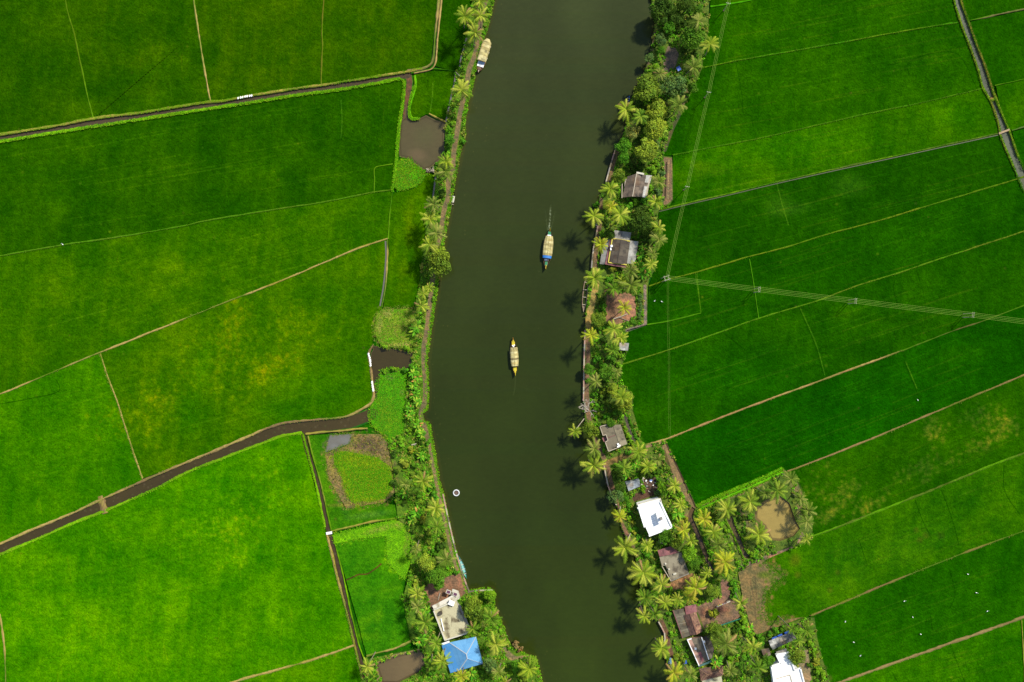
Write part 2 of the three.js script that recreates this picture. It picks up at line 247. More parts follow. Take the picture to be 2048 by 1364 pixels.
for (const s of ['1499,518 1506,560 1517,636', '1554,368 1565,410 1577,450', '1600,614 1633,690 1650,750', '1812,724 1834,777', '866,165 864,200 860,225', '1402,624 1399,600 1391,548', '682,200 684,240 682,275', '1394,548 1399,600'])
  draw(smooth(P(s), 4), 1.8, [74, 130, 20], 0.7);
draw(smooth(P('683,1164 700,1157 718,1149 734,1148 750,1138 762,1128'), 3), 2.6, [78, 62, 34], 0.9);
// drag lines and planting rows along the plots, wet hollows, thin spots
const along = (p, q, n, off, c, al, w = 1.1) => { for (let i = 0; i < n; i++) { const t = rnd(), u = rnd() * 0.75, L = rr(0.08, 0.3), o = off * (t - 0.5) * 2, f = (k) => [p[0] + (q[0] - p[0]) * k + rr(-2, 2), p[1] + (q[1] - p[1]) * k + o + rr(-1, 1)]; draw(smooth([f(u), f(u + L / 2), f(u + L)], 8), w, c, al); } };
for (const [p, q, o] of [[[1420, 80], [1920, -20], 45], [[1390, 215], [1960, 110], 60], [[1350, 360], [1990, 225], 40], [[1330, 490], [2040, 310], 50], [[1320, 640], [2048, 420], 55], [[1270, 800], [2048, 540], 60], [[1400, 930], [2048, 680], 60], [[1640, 1010], [2048, 830], 55], [[1640, 1150], [2048, 985], 55], [[1660, 1300], [2048, 1150], 60], [[1760, 1380], [2048, 1290], 30]]) { along(p, q, 26, o, [8, 66, 0], 0.22); along(p, q, 22, o, [60, 128, 6], 0.22); along(p, q, 10, o, [100, 124, 20], 0.16, 2.4); }
for (const [p, q, o] of [[[0, 400], [780, 270], 100], [[0, 640], [760, 430], 80], [[0, 900], [720, 700], 90], [[40, 1200], [640, 1060], 140]]) { along(p, q, 30, o, [22, 84, 0], 0.16, 1.6); along(p, q, 26, o, [104, 156, 6], 0.14, 2.2); }
for (let i = 0; i < 130; i++) { const x = rr(0, 800), y = rr(0, 235); draw([[x, y], [x + rr(-3, 4), y + rr(8, 34)]], rr(1, 2.6), pick([[86, 112, 6], [22, 84, 0], [66, 122, 4]]), 0.2); }
for (let i = 0; i < 90; i++) { const x = rr(60, 690), y = rr(930, 1364); draw([[x, y], [x + rr(-6, 8), y + rr(8, 40)]], rr(1.2, 3), pick([[130, 176, 10], [44, 118, 0], [120, 160, 6]]), 0.2); }
for (let i = 0; i < 260; i++) blot(rnd() < 0.5 ? rr(0, 780) : rr(1330, 2048), rr(0, 1364), rr(1.2, 4.5), pick([[16, 70, 0], [100, 120, 20], [120, 140, 24], [30, 90, 0], [104, 92, 40]]), rr(0.2, 0.5));
for (let i = 0; i < 40; i++) blot(rnd() < 0.5 ? rr(0, 740) : rr(1380, 2048), rr(0, 1364), rr(30, 90), pick([[14, 78, 0], [60, 126, 0]]), 0.18, rr(14, 30), rr(-0.5, -0.1));
// land of the two banks
fill(leftLand, css([92, 128, 34]), '#0f0'); fill(rightLand, css([92, 116, 42]), '#0f0');
for (let i = 0; i < 900; i++) { const x = rr(730, 1660), y = rr(0, 1364); if (inside(x, y, leftLand) || inside(x, y, rightLand)) blot(x, y, rr(5, 14), pick([[80, 136, 20], [124, 130, 52], [132, 112, 70], [76, 116, 22], [110, 140, 34]]), 0.5); }
const trail = [[134, 112, 82], [112, 92, 66]];
draw(smooth(P('975,-20 962,40 951,107 939,137 933,171 920,229 915,260 908,300 905,340 897,362 897,392 888,421 884,450 874,500 868,545 862,587 860,604 856,636 854,663 848,692 848,728 851,760 850,800 842,830 848,850 858,890'), 5), 10, trail[0], 0.9);
draw(smooth(P('858,890 868,940 880,1000 893,1055 905,1110 918,1150'), 5), 7, [150, 126, 86], 0.9);
fill(P('846,1172 878,1160 905,1150 925,1140 932,1158 936,1182 915,1200 866,1220 862,1235 855,1210'), css([150, 112, 84]), null);
draw(smooth(P('1008,1300 1030,1318 1055,1315'), 4), 12, [150, 128, 92], 0.9);
fill(P('790,1308 838,1298 842,1303 800,1316 760,1328 768,1364 755,1364 748,1327'), css([150, 132, 84]), null);
draw(smooth(P('1308,60 1303,95 1292,140'), 4), 8, [120, 98, 76], 0.9);
fill(P('1336,92 1350,95 1358,108 1352,130 1340,146 1328,140 1326,118'), css([128, 112, 92]), null);
draw(smooth(P('1238,290 1228,320 1217,362'), 4), 9, [124, 98, 74], 0.9);
draw(smooth(P('1374,180 1360,225 1344,260 1330,300'), 4), 7, [124, 102, 74], 0.8);
fill(P('1327,314 1344,316 1345,400 1330,412 1322,400 1328,360'), css([136, 112, 82]), null);
draw(P('1333,325 1330,395'), 3, [52, 44, 34], 0.8); draw(P('1338,320 1336,398'), 2, [170, 150, 100], 0.8);
draw(smooth(P('1202,400 1200,440 1196,480 1190,520 1191,550'), 4), 9, [128, 100, 76], 0.9);
draw(smooth(P('1192,540 1192,565 1186,600 1178,632 1174,660'), 4), 13, [176, 148, 82], 0.95);
fill(P('1215,585 1240,580 1262,588 1272,600 1272,632 1255,645 1225,650 1210,640 1212,610'), css([150, 114, 84]), null);
fill(P('1245,595 1270,592 1272,630 1255,640 1248,620'), css([164, 122, 92]), null);
blots('1222,600,14,22 1226,640,16,8', [104, 80, 62], 0.7);
draw(P('1290,572 1291,648 1254,661'), 6, [138, 122, 104], 1);
draw(smooth(P('1174,660 1176,700 1174,760 1174,800 1180,845 1200,900 1214,930 1222,965 1232,1000 1240,1040 1252,1065 1266,1095'), 4), 9, [134, 104, 78], 0.95);
draw(smooth(P('1216,925 1232,920 1250,912 1262,905'), 4), 12, [150, 122, 72], 0.9);
draw(smooth(P('1251,834 1258,858 1268,882'), 4), 5, [92, 84, 74], 1);
draw(smooth(P('1258,838 1266,860 1276,884'), 4), 5, [92, 150, 16], 0.9);
fill(P('1286,960 1312,950 1320,970 1310,985 1290,985'), css([104, 84, 66]), null);
fill(P('1262,990 1300,978 1312,990 1268,1004'), css([96, 72, 56]), null);
fill(P('1330,884 1362,952 1392,1014 1384,1022 1350,965 1320,900'), css([142, 120, 82]), null);
draw(P('1332,886 1362,950 1390,1012'), 3, [74, 60, 46], 1); draw(P('1294,893 1328,882'), 6, [146, 124, 88], 1);
fill(P('1312,898 1330,900 1345,945 1330,950'), css([92, 88, 48]), null);
blots('1370,1045,14,22 1376,1030,10,16 1366,1040,10,10', [172, 142, 96], 0.9);
draw(smooth(P('1252,1070 1262,1095 1278,1120 1290,1150'), 4), 8, [120, 88, 74], 0.9);
fill(P('1326,1172 1345,1160 1385,1146 1400,1160 1380,1175 1345,1180'), css([158, 120, 82]), null);
fill(P('1386,1212 1420,1200 1455,1190 1476,1200 1480,1236 1437,1252 1410,1262 1398,1230'), css([140, 112, 88]), null);
blots('1455,1225,14 1412,1222,8,14 1405,1240,10,8', [170, 130, 86], 0.7); blots('1445,1220,16,10 1405,1225,8,14', [92, 60, 52], 0.6);
fill(P('1440,1160 1456,1158 1462,1195 1445,1198'), css([142, 106, 86]), null);
draw(smooth(P('1322,1240 1332,1262 1338,1290 1350,1330'), 4), 8, [124, 88, 70], 0.9);
fill(P('1588,1300 1616,1300 1624,1364 1606,1364'), css([156, 136, 98]), null);
fill(P('1480,1130 1530,1112 1592,1090 1604,1064 1612,1074 1590,1094 1535,1118 1478,1142'), css([142, 118, 94]), null);
blots('1600,1015,10,40 1592,975,12,30,-30 1490,1040,14,40,-25 1475,1085,12,50,-25', [140, 112, 92], 0.7); draw(P('1400,1014 1490,985 1570,944'), 6, [150, 122, 92], 0.6);
fill(bareMud, css([132, 115, 72]), '#0f0');
for (let i = 0; i < 90; i++) { const q = pick(smooth(P('1529,1117 1545,1135 1564,1154 1545,1171 1533,1183 1530,1215 1537,1243 1575,1239'), 3)); blot(q[0] + rr(-4, 16), q[1] + rr(-8, 8), rr(2, 6), [124, 108, 66], rr(0.3, 0.8)); blot(q[0] + rr(-16, 3), q[1] + rr(-8, 8), rr(1.5, 5), [66, 112, 14], rr(0.4, 0.8)); }
blots('1512,1170,12,50,-20 1520,1190,16,30', [112, 106, 66], 0.6); blots('1530,1150,20,10 1545,1160,12,8 1535,1200,6,20', [72, 112, 20], 0.7);
draw(smooth(P('1500,1160 1508,1200 1512,1240'), 4), 1.5, [104, 88, 60], 0.8); draw(smooth(P('1510,1150 1516,1200 1530,1180'), 4), 1.5, [104, 88, 60], 0.8);
// wet and weedy ground by the ponds
fill(mudIsle, css([138, 122, 74]), '#0f0'); blots('735,885,30,14 750,900,20,12 720,893,20,8', [96, 80, 62], 0.8); blots('710,878,12,14,20 700,1008,60,6,-5 660,930,8,40,-20', [150, 140, 60], 0.7);
fill(isle, css([92, 150, 8]), '#0f0'); blots('730,925,50,14,10 700,915,24,10 690,960,8,40,-10 735,1000,40,6', [150, 160, 20], 0.6); blots('740,960,40,26', [70, 136, 4], 0.6);
fill(weedBed, css([84, 160, 10]), '#0f0'); blots('780,845,36,40 770,815,24,30', [112, 142, 20], 0.8); blots('780,755,14,8 805,785,8,8', [140, 116, 90], 0.8);
fill(weedPatch, css([118, 156, 30]), '#0f0'); blots('775,628,14,12,30 760,650,8,26 800,690,30,7 825,640,16,6 815,690,10', [176, 166, 92], 0.8); blots('795,622,18,6 780,680,16,10', [86, 160, 14], 0.8); blots('800,655,22,8', [116, 104, 52], 0.6);
fill(weedCorner, css([98, 150, 10]), '#0f0'); blots('815,326,14,10 818,358,8,8 802,352,5,5', [156, 142, 64], 0.7); blots('828,350,12,12', [80, 190, 10], 0.7);
fill(weedStrip, css([104, 170, 12]), '#0f0'); blots('690,1080,24,6,-14', [140, 210, 10], 0.8); blots('760,1058,50,9,-16 800,1050,14,14', [150, 142, 72], 0.8); blots('800,1110,16,40', [112, 180, 20], 0.7); blots('815,1068,8,30 812,1100,8,20', [110, 92, 66], 0.6);
for (const [p, cs] of [[mudIsle, [[138, 122, 74], [110, 120, 44], [96, 80, 62]]], [isle, [[120, 150, 20], [92, 150, 8], [150, 150, 50]]], [weedPatch, [[120, 150, 40], [168, 160, 90], [80, 140, 16]]], [weedBed, [[100, 170, 14], [70, 130, 8], [120, 150, 40]]], [weedStrip, [[120, 190, 12], [80, 150, 10]]], [puddle, [[90, 110, 50], [112, 104, 80]]]]) { const l = smooth([...p, p[0]], 3); for (let i = 0; i < 110; i++) { const q = pick(l); blot(q[0] + rr(-7, 7), q[1] + rr(-7, 7), rr(1.5, 5), pick(cs), rr(0.3, 0.8)); } }
// waters
const river = [...leftShore, ...rev(rightShore)];
fill(river, css([53, 60, 28]), '#00f');
{ const g = ctx.createLinearGradient(0, 0, 0, 1364); g.addColorStop(0, css([62, 70, 37])); g.addColorStop(0.3, css([53, 62, 27])); g.addColorStop(0.6, css([47, 58, 20])); g.addColorStop(1, css([50, 63, 19])); ctx.fillStyle = g; ctx.beginPath(); river.forEach((q, i) => (i ? ctx.lineTo(q[0], q[1]) : ctx.moveTo(q[0], q[1]))); ctx.fill(); }
ctx.save(); ctx.beginPath(); river.forEach((q, i) => (i ? ctx.lineTo(q[0], q[1]) : ctx.moveTo(q[0], q[1]))); ctx.clip();
draw(leftShore, 16, [84, 78, 30], 0.22); draw(leftShore, 7, [84, 74, 30], 0.35); draw(rightShore, 9, [66, 58, 30], 0.4);
for (let i = 0; i < 120; i++) { const t = rnd(), q = leftShore[Math.floor(t * (leftShore.length - 1))], x = q[0] + rr(2, 60) * rnd(), y = q[1] + rr(-20, 20); blot(x, y, rr(0.8, 1.6), [120, 112, 56], 0.5); }
ctx.restore();
fill(squarePond, css([90, 82, 52]), '#00f'); blots('835,310,26,16,10', [118, 98, 70], 0.6); blots('850,270,30,30', [92, 92, 54], 0.5);
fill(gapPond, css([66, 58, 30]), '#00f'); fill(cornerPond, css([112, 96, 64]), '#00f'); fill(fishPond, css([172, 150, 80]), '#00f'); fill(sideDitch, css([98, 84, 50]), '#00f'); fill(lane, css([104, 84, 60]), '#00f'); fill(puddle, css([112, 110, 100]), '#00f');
blots('690,880,16,10 668,892,12,8', [124, 124, 118], 0.6);
draw(canal1, 11, css([84, 70, 48])); draw(canal1, 11, '#00f', 1, ctk);
draw(P('817,150 819,164 815,199 811,235'), 12, css([86, 74, 50])); draw(canal2, 22, css([70, 60, 32])); draw(canal2, 22, '#00f', 1, ctk); draw(canal3, 9, css([74, 58, 38])); draw(canal3, 9, '#00f', 1, ctk);
fill([...canalRL, ...rev(canalRR)], css([104, 108, 88]), '#00f');
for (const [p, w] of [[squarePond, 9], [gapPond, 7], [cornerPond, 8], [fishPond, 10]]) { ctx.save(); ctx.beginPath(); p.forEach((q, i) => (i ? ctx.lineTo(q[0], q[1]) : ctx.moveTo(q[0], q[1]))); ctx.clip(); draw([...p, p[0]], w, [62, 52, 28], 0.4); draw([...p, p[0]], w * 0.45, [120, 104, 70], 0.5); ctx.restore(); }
for (const [l, w] of [[canal1, 5], [canal2, 10], [canal3, 4]]) for (let i = 0; i < 160; i++) { const q = pick(smooth(l, 6)); blot(q[0] + rr(-w, w), q[1] + rr(-w, w), rr(1, 3.5), pick([[104, 92, 58], [52, 46, 26], [84, 100, 40], [112, 104, 80]]), 0.35); }
// wake behind the northern boat
for (let i = 0; i < 110; i++) { const t = rnd(); blot(1098 + t * 3.5 + rr(-1.2, 1.2), 464 - t * 55, rr(0.8, 1.8), [168, 176, 146], 0.6 * (1 - t * 0.9)); }
for (let i = 0; i < 150; i++) { const t = rnd(), s = rnd() < 0.5 ? -1 : 1; blot(1098 + t * 3 + s * (2 + t * 9) + rr(-1, 1), 466 - t * 48, rr(0.8, 1.8), [104, 114, 78], 0.3 * (1 - t)); }
draw(P('1031,752 1030,775 1027,790'), 1.2, [88, 98, 56], 0.4); for (let i = 0; i < 90; i++) blot(rr(880, 1300), rr(0, 1364), rr(0.6, 1.2), [120, 124, 84], 0.35);
{
  const a = ctx.getImageData(0, 0, MW, MH), k = ctk.getImageData(0, 0, MW, MH), d = a.data, c = k.data;
  for (let y = 0; y < MH; y++) for (let x = 0; x < MW; x++) {
    const i = (y * MW + x) * 4; let m, warm = 0;
    if (c[i + 2] > 128) { m = 0.86 + 0.2 * fbm(x * 0.012 + 5, y * 0.006, 3) + 0.05 * vnoise(x * 0.12, y * 0.3) + 0.04 * hash(x, y); }
    else {
      const f = hash(x, y), g = vnoise(x * 0.42, y * 0.42), s = vnoise(x * 0.11, y * 0.16), b = fbm(x * 0.017 + 40, y * 0.017, 3), st = vnoise(x * 0.09 + y * 0.012, y * 0.008);
      if (c[i] > 128) { m = 0.69 + 0.26 * f + 0.18 * g + 0.12 * s + 0.06 * st; m *= 0.9 + 0.2 * b; warm = (b - 0.5) * 0.5 + (st - 0.5) * 0.14 + (s - 0.5) * 0.16 + (g - 0.5) * 0.1; }
      else { m = 0.72 + 0.2 * f + 0.22 * g + 0.14 * s; warm = (s - 0.5) * 0.12 + (g - 0.5) * 0.08; }
    }
    d[i] = Math.max(0, Math.min(255, (d[i] + (c[i] > 128 ? 6 : 0)) * m * (1 + warm * 1.3))); d[i + 1] = Math.min(255, d[i + 1] * m * (1 + warm * 0.25)); d[i + 2] = Math.min(255, d[i + 2] * m);
  }
  ctx.putImageData(a, 0, 0);
}
const cover = new THREE.CanvasTexture(canvas); cover.colorSpace = THREE.SRGBColorSpace; cover.wrapS = cover.wrapT = THREE.MirroredRepeatWrapping;
function tileNoise(n, f) { const d = new Uint8Array(n * n * 4); for (let y = 0; y < n; y++) for (let x = 0; x < n; x++) { const i = (y * n + x) * 4, v = Math.max(0, Math.min(255, 255 * f(x / n, y / n))); d[i] = d[i + 1] = d[i + 2] = v; d[i + 3] = 255; } const t = new THREE.DataTexture(d, n, n); t.wrapS = t.wrapT = THREE.RepeatWrapping; t.magFilter = THREE.LinearFilter; t.needsUpdate = true; return t; }
const per = (u, v, n, o = 0) => { const x = u * n, y = v * n, ix = Math.floor(x), iy = Math.floor(y); let fx = x - ix, fy = y - iy; fx = fx * fx * (3 - 2 * fx); fy = fy * fy * (3 - 2 * fy); const h = (a, b) => hash(((a % n) + n) % n + o, ((b % n) + n) % n + o * 7); return (h(ix, iy) * (1 - fx) + h(ix + 1, iy) * fx) * (1 - fy) + (h(ix, iy + 1) * (1 - fx) + h(ix + 1, iy + 1) * fx) * fy; };
const cropBump = tileNoise(512, (u, v) => 0.45 * per(u, v, 18) + 0.35 * per(u, v, 42, 5) + 0.2 * per(u, v, 110, 9)); cropBump.channel = 1;
const rippleBump = tileNoise(512, (u, v) => 0.5 * per(u, v, 9) + 0.3 * per(u, v, 23, 5) + 0.2 * per(u, v, 60, 9)); rippleBump.channel = 1;

const std = (o) => new THREE.MeshStandardMaterial({ roughness: 0.95, side: THREE.DoubleSide, ...o });
const phy = (o) => new THREE.MeshPhysicalMaterial({ roughness: 0.95, side: THREE.DoubleSide, ...o });
const M = {
  tinted: phy({ vertexColors: true, roughness: 1, specularIntensity: 0.1 }),
  crop: phy({ map: cover, bumpMap: cropBump, bumpScale: 0.3, roughness: 1, specularIntensity: 0 }),
  soil: phy({ map: cover, bumpMap: cropBump, bumpScale: 0.25, roughness: 1, specularIntensity: 0.1 }),
  water: phy({ map: cover, bumpMap: rippleBump, bumpScale: 0.025, roughness: 0.12, ior: 1.33, specularIntensity: 0.45 }),
  mudwater: phy({ map: cover, bumpMap: rippleBump, bumpScale: 0.006, roughness: 0.12, ior: 1.33 }),
};
// ---------------------------------------------------------------- ground, water, fields
{
  const g = new THREE.PlaneGeometry(6000, 6000, 1, 1).rotateX(-Math.PI / 2), p = g.attributes.position, uv = g.attributes.uv, u1 = new Float32Array(p.count * 2);
  for (let i = 0; i < p.count; i++) { uv.setXY(i, (p.getX(i) / S + CX) / MW, 1 - (p.getZ(i) / S + CY) / MH); u1[i * 2] = p.getX(i) / 10; u1[i * 2 + 1] = -p.getZ(i) / 10; }
  g.setAttribute('uv1', new THREE.BufferAttribute(u1, 2));
  tag(top('ground', g, M.soil), 'flat wet ground under the fields and ditches', 'ground', null, 'structure');
}
tag(slab('river', P('840,-400 1420,-400 1420,1760 840,1760'), 0.2, 0.2, M.water), 'calm olive green river between the two banks', 'river', null, 'structure');
const pond = (name, p, h, l) => tag(slab(name, wavy(p, 0.8, 4), h, h, M.mudwater), l, 'pond', null, 'structure');
pond('pond', squarePond, 0.3, 'square brown pond beside the palm levee');
pond('pond', gapPond, 0.3, 'dark pond between the weedy patches');
pond('pond', cornerPond, 0.62, 'muddy pond beside the blue-roofed house');
pond('pond', fishPond, 0.62, 'khaki fish pond ringed by leaning palms');
pond('pond', puddle, 0.62, 'shallow grey puddle in the weedy corner');
const wet = (p, w, h, l) => tag(strip('canal', p, w, h, M.mudwater), l, 'canal', null, 'structure');
wet(canal1, 14, 0.34, 'straight brown canal below the upper fields');
wet(P('816,148 819,164 815,199 811,238'), 15, 0.36, 'short brown channel running into the square pond');
wet(canal2, 27, 0.34, 'wide brown canal bending towards the weed bed');
wet(canal3, 9, 0.36, 'narrow brown ditch between the lower fields');
tag(slab('canal', [...canalRL, ...rev(canalRR)], 0.34, 0.34, M.mudwater), 'grey canal crossing the upper fields', 'canal', null, 'structure');
tag(slab('ditch', sideDitch, 0.62, 0.62, M.mudwater), 'muddy ditch beside the fish pond', 'ditch', null, 'structure');
tag(slab('ditch', lane, 0.62, 0.62, M.mudwater), 'dark muddy lane ditch behind the houses', 'ditch', null, 'structure');
fields.forEach(([l, p], i) => tag(slab('paddy_field', wavy(p, 0.7, 5, true, i), 0, 0.68 + (i % 4) * 0.02, M.crop), l, 'paddy field', null, 'structure'));
tag(slab('levee', wavy(leftLand, 0.9, 4), 0, 1.15, M.soil, [wavy(cornerPond, 0.8, 4)]), 'palm levee along the river with a footpath', 'levee', null, 'structure');
tag(slab('river_bank', wavy(rightLand, 0.9, 4), 0, 1.15, M.soil, [wavy(fishPond, 0.8, 4), sideDitch, lane]), 'village bank with houses and gardens', 'river bank', null, 'structure');
const ground = (n, p, h, l) => tag(slab(n, wavy(p, 1.6, 3), 0, h, M.soil), l, 'land', null, 'structure');
ground('mud_flat', mudIsle, 0.66, 'dry muddy ground around the weedy island');
ground('weed_island', isle, 0.8, 'weedy green island inside the mud');
ground('weed_bed', weedBed, 0.72, 'bright floating weeds filling the channel');
ground('weed_patch', weedPatch, 0.95, 'rough grass patch between pond and rice strip');
ground('weed_patch', weedCorner, 0.92, 'weedy corner below the square pond');
ground('weed_patch', weedStrip, 0.9, 'bright weeds below the ringed field');
ground('mud_flat', bareMud, 0.72, 'bare brown mud in the field corner');
// ---------------------------------------------------------------- bunds and dykes
const TAN = [188, 162, 94], BROWN = [134, 110, 76], LEAF = [96, 140, 14], LIME = [136, 196, 14], DEEP = [40, 104, 6], DRY = [164, 152, 66];
const bund = (l, w, tones, label, h = 1.0, opt) => tag(ridge('field_bund', l, w, 0.45, h, tones, opt), label, 'bund', null, 'structure');
bund(bundA, 4, [LEAF, [84, 112, 10]], 'thin broken bund near the upper corner', 0.92);
bund(bundB, 4.4, [TAN, LEAF], 'thin bund running down to the long canal', 0.98);
bund(bundC, 3.6, [[112, 112, 30], LEAF], 'thin bund with brown spots above the canal', 0.95);
bund(dykeN, 6.5, [DRY, [106, 140, 20]], 'grassy dyke along the upper side of the long canal', 1.15);
bund(P('815,142 845,137 858,131 864,124 870,66 877,0 880,-90'), 7, [TAN, BROWN], 'brown outer ridge of the double dyke', 1.1);
bund(P('828,146 848,142 864,137 870,128 876,66 883,0 890,-90'), 4.5, [BROWN, TAN], 'brown inner ridge of the double dyke', 1.05);
bund(canalS, 6.5, [LIME, [106, 156, 10]], 'lime grass edge along the lower side of the long canal', 1.1);
bund(P('809,163 806,205 800,240 795,290 793,320 790,345 785,380'), 6, [LIME, LEAF], 'lime grass edge beside the square pond', 1.1);
bund(P('829,150 831,170 826,190 820,215 823,235 836,236'), 6, [LIME, [90, 180, 10]], 'lime grass edge of the small plot', 1.1);
bund(P('858,227 872,234 892,244'), 4, [BROWN, DRY], 'brown edge between small plot and pond', 1.05);
bund(P('822,146 868,138 910,142'), 4, [DEEP, LEAF], 'green bund across the top of the small plot', 0.95);
bund(bundD, 4, [[78, 134, 12], [90, 126, 24]], 'thin green bund across the broad fields', 0.96);
bund(bundE, 4.6, [TAN, [150, 140, 50]], 'straw coloured bund crossing the sloping field', 1.02);
bund(bundF, 4.2, [TAN, LEAF], 'tan bund beside the rice strip', 1.02);
bund(P('785,380 782,405 779,430 776,478'), 4, [[90, 146, 14], LEAF], 'green bund at the end of the sloping field', 0.98);
bund(bundG, 4, [TAN, [112, 140, 14]], 'tan bund dividing the riper fields', 0.98);
bund(bund2, 6, [TAN, BROWN], 'tan dyke along the wide canal', 1.15, { sway: 1.6 });
bund(edge2, 6, [LIME, [112, 150, 24]], 'lime grass edge below the wide canal', 1.08);
bund(P('606,868 614,900 629,958 650,1054'), 4.5, [LIME, LEAF], 'lime grass edge of the narrow ditch', 1.02);
bund(P('611,868 640,865 690,861 712,858 735,857'), 5, [DRY, BROWN], 'brown bank between canal and puddle', 1.05);
bund(P('616,872 625,910 641,965 662,1060'), 4, [LEAF, DRY], 'grassy bank on the island side of the ditch', 0.98);
bund(P('661,1063 700,1054 750,1042 795,1036'), 5, [DRY, LEAF], 'grassy path above the bright weeds', 1.05);
bund(bund3, 6, [TAN, [150, 140, 50]], 'tan dyke beside the narrow ditch', 1.15);
bund(P('667,1076 686,1150 702,1225 718,1290 728,1318'), 3.4, [LEAF, LIME], 'thin green edge of the small field', 0.98);
bund(bundH, 5.6, [TAN, DRY], 'tan bund across the bottom corner', 1.08);
bund(P('0,1228 6,1270 10,1320 12,1400'), 5, [TAN, DRY], 'tan bund at the edge of the pale field', 1.02);
bund(P('733,1312 790,1296 822,1282'), 5, [LEAF, TAN], 'weedy bank above the muddy pond', 1.1);
bund(P('748,386 749,360 750,336 768,331 786,328'), 3, [[90, 140, 14], LEAF], 'thin bund around a small plot corner', 0.95);
bund(r0, 4.5, [[84, 170, 10], [70, 150, 6]], 'bright green bund in the top corner', 1.0);
bund(r1, 3.8, [[66, 140, 8], [96, 136, 14]], 'green bund below the top field', 0.96);
bund(r2, 3.4, [[84, 132, 12], [70, 134, 8]], 'thin green bund ending at the grey canal', 0.95);
bund(r3, 4, [[104, 146, 18], [90, 110, 40]], 'grass bund beside a thin grey ditch', 1.0);
tag(strip('ditch', r3.map(([x, y]) => [x + 0.5, y + 3]), 1.5, 0.9, std({ color: C3([92, 100, 62]), roughness: 0.25 })), 'thin grey ditch beneath the grass bund', 'ditch', null, 'structure');
for (const [l, t] of [['933,76 928,95 922,116 919,137', 'thin grey drain at the foot of the upper levee'], ['911,146 909,165 901,200 892,243', 'thin grey drain beside the small rice plot'], ['866,333 871,347 869,370 866,394', 'thin grey drain below the square pond'], ['771,482 772,512 767,572 760,612', 'thin grey drain beside the tan bund']]) tag(strip('drain', P(l), 3, 1.19 - (l[0] === '7' ? 0.35 : 0), std({ color: C3([112, 106, 98]), roughness: 0.3 })), t, 'drain', null, 'structure');
bund(r4, 3.8, [[116, 136, 24], [88, 130, 14]], 'yellowish bund past the concrete double pole', 0.98);
bund(r5, 3.6, [[90, 150, 14], [70, 128, 10]], 'short green bund beside the garden path', 0.96);
bund(r6, 3.6, [[84, 142, 12], [112, 130, 30]], 'green bund crossing under the wires', 0.96);
bund(r7.slice(0, 7), 4.8, [[172, 134, 84], TAN], 'tan footpath bund across the dark fields', 1.06);
bund(r7.slice(6), 3.2, [[74, 126, 12], [104, 100, 50]], 'greenish end of the tan footpath bund', 0.96);
bund(r8, 4.6, [[160, 128, 84], [110, 116, 40]], 'brown footpath bund leading to the fish pond', 1.04);
bund(r9, 5.4, [[96, 156, 12], [92, 110, 36]], 'grassy bund behind the fish pond', 1.02);
bund(r10, 5, [[140, 112, 72], [116, 130, 36]], 'brown bund above the egret field', 1.06);
bund(r11, 7, [[156, 134, 84], [140, 120, 74]], 'wide tan bund below the egret field', 1.12);
bund(P('2043,1240 2046,1290 2049,1364 2050,1430'), 3, [LEAF, DRY], 'thin bund at the far lower edge', 0.98);
bund(canalRL.slice(0, 12), 5, [[112, 150, 20], [124, 116, 44]], 'grassy near bank of the grey canal', 1.1);
bund(canalRR.slice(0, 9), 5.5, [[112, 146, 20], [124, 108, 44]], 'grassy far bank of the grey canal', 1.1);
bund(P('1939,41 2048,18 2140,-1'), 4.5, [[112, 110, 62], [90, 130, 20]], 'brown bund beyond the grey canal', 1.0);
bund(P('1990,171 2048,158 2140,137'), 3, [[90, 120, 30], LEAF], 'thin bund between far plots', 0.96);
bund(P('2024,261 2048,254 2140,233'), 4, [[92, 96, 66], LEAF], 'thin bund beyond the plank bridge', 0.98);
bund(P('1499,518 1506,560 1517,636'), 2.6, [[74, 140, 10], [60, 124, 8]], 'thin green bund between two cross bunds', 0.9);
bund(P('1394,1011 1440,990 1500,966 1564,937'), 7, [[128, 220, 24], [104, 190, 18]], 'lime hedge-like grass bank above the palm plot', 1.6);
bund(P('1400,1018 1445,997 1505,972 1566,944'), 6, [[120, 210, 24], [92, 170, 18]], 'second lime grass bank above the palm plot', 1.7);
